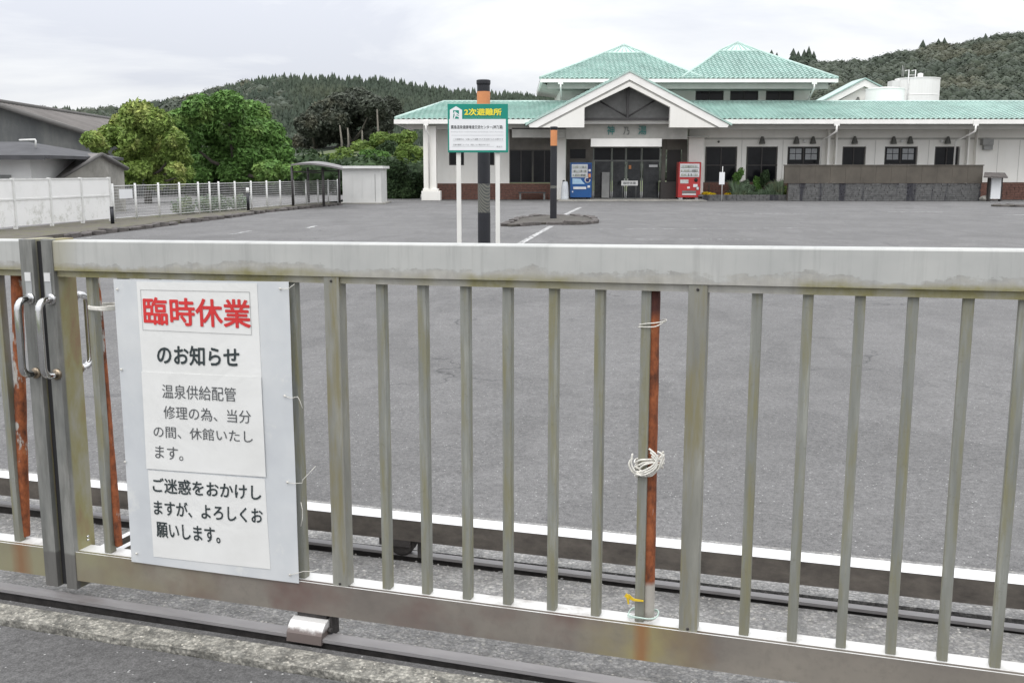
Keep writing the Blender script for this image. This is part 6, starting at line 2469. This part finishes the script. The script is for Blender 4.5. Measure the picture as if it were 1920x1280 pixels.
# wall
YS2 = 53.2
sw_ = thing('stone_wall', 'dark grey stone screen wall topped with a brown panel along the right wing', 'wall', (at(1655, 380, YS2).x, YS2, 0))
swo = Vector(sw_.location)
a, b = at(1477, 379, YS2), at(1840, 344, YS2)
box('core', a.x - swo.x + .02, b.x - swo.x - .02, .03, .35, 0, b.z, 'mortar', sw_)
bm = bmesh.new()
rows = 9
hr_ = b.z / rows
for r_ in range(rows):
    x_ = a.x - kr.uniform(0, .3)
    while x_ < b.x:
        L_ = kr.uniform(.35, .62)
        p0_, p1_ = max(x_, a.x), min(x_ + L_ - .018, b.x)
        if p1_ - p0_ > .05:
            bx(bm, p0_ - swo.x, p1_ - swo.x, -kr.uniform(0, .035), .029, r_ * hr_ + .009, (r_ + 1) * hr_ - .004)
        x_ += L_
tag(bmo('stonework', bm, 'wall_stone', sw_), kind='stuff')
zc1 = at(1600, 309.5, YS2).z
x_ = at(1470, 340, YS2).x
x_e = at(1841, 340, YS2).x
nb_ = 13
for q in range(nb_):
    p0_, p1_ = x_ + (x_e - x_) * q / nb_, x_ + (x_e - x_) * (q + 1) / nb_
    box('board_panel', p0_ - swo.x + .004, p1_ - swo.x - .004, -.05, .12, b.z + .01, zc1 - .04, 'brown_board', sw_)
box('coping', x_ - swo.x - .03, x_e - swo.x + .03, -.08, .15, zc1 - .038, zc1 + .01, 'brown_board', sw_)
# info box with roof
ib = thing('notice_case', 'white notice case with a small tan pitched roof beside the stone wall', 'notice case', (at(1869, 375, 52.5).x, 52.5, 0))
ibo = Vector(ib.location)
a, b = at(1858, 373, 52.5), at(1879, 334, 52.5)
box('cabinet', a.x - ibo.x, b.x - ibo.x, .05, .35, .12, b.z, 'sign_white', ib)
for x_ in (1857, 1880):
    q = at(x_, 350, 52.5)
    box('post', q.x - ibo.x - .04, q.x - ibo.x + .04, .1, .3, 0, b.z + .02, 'frame_dark', ib)
l0, l1, r0_, r1_ = at(1842, 324, 52.2), at(1890, 332, 52.2), at(1848, 323, 53.0), at(1885, 324, 53.0)
slab('roof', [p - ibo for p in (at(1844, 331, 52.1), at(1890, 332, 52.1), at(1884, 324, 53.0), at(1846, 323, 53.0))], .06, 'kerb_stone', ib)
# pale rocks by the case
for i, (x_, lab) in enumerate(((1847, 'pale boulder at the foot of the notice case'),)):
    q = gr(x_, 377)
    bm = bmesh.new()
    bmesh.ops.create_icosphere(bm, subdivisions=2, radius=.28)
    for v in bm.verts:
        v.co *= 1 + .3 * mn.noise(v.co * 4)
        v.co.z = v.co.z * .6 + .12
    o = bmo('boulder', bm, 'stained_concrete', None)
    o.location = (q.x, q.y, 0)
    tag(o, lab, 'boulder')
# dark kerb island at the far right edge
c0 = gr(1905, 387)
isl3 = thing('island', 'dark kerbed planting island at the right frame edge', 'island', (c0.x, c0.y, 0))
r3 = [Vector((c0.x + 1.9 * math.cos(a_) + .8, c0.y + .8 * math.sin(a_), 0)) for a_ in [2 * math.pi * q / 14 for q in range(14)]]
slab('soil', [Vector((p.x, p.y, .07)) - Vector(isl3.location) for p in r3], .065, 'soil', isl3)
stones_along(isl3, r3 + r3[:1], .45, .7, .03)

# ------------------------------------------------------------------ painted lines on the lot
def strip(name, pts, w, mat):
    vs, fs = [], []
    for i, (x, y) in enumerate(pts):
        p = gr(x, y)
        q = gr(*pts[min(i + 1, len(pts) - 1)]) - gr(*pts[max(i - 1, 0)])
        nn = Vector((-q.y, q.x, 0)).normalized() * w / 2
        vs += [(p.x - nn.x, p.y - nn.y, .004), (p.x + nn.x, p.y + nn.y, .004)]
    for i in range(len(pts) - 1):
        fs.append((2 * i, 2 * i + 1, 2 * i + 3, 2 * i + 2))
    o = pyd(name, vs, fs, mat)
    return tag(o, kind='structure')


strip('painted_line', [(975, 457), (1034, 424)], .14, 'worn_paint')
strip('painted_line', [(1046, 409), (1088, 389)], .16, 'worn_paint')
strip('painted_line', [(1168, 449), (1425, 449)], .10, 'faded_paint')
strip('painted_line', [(575, 428), (593, 423.5)], .12, 'worn_paint')
strip('painted_line', [(430, 440), (470, 433)], .10, 'faded_paint')
strip('painted_line', [(1085, 383.5), (1150, 383.5)], .14, 'worn_paint')
strip('painted_line', [(1215, 383.5), (1260, 383.5)], .14, 'faded_paint')
strip('painted_line', [(1280, 384), (1320, 384)], .14, 'faded_paint')
strip('painted_line', [(1665, 398), (1770, 398)], .14, 'worn_paint')
strip('painted_line', [(1710, 389), (1850, 391)], .12, 'faded_paint')
strip('painted_line', [(1880, 404), (1925, 403)], .12, 'worn_paint')
strip('painted_line', [(120, 449.5), (170, 446)], .10, 'faded_paint')
strip('painted_line', [(1290, 402), (1600, 400)], .08, 'faded_paint')
strip('painted_line', [(1125, 430), (1500, 428)], .08, 'faded_paint')
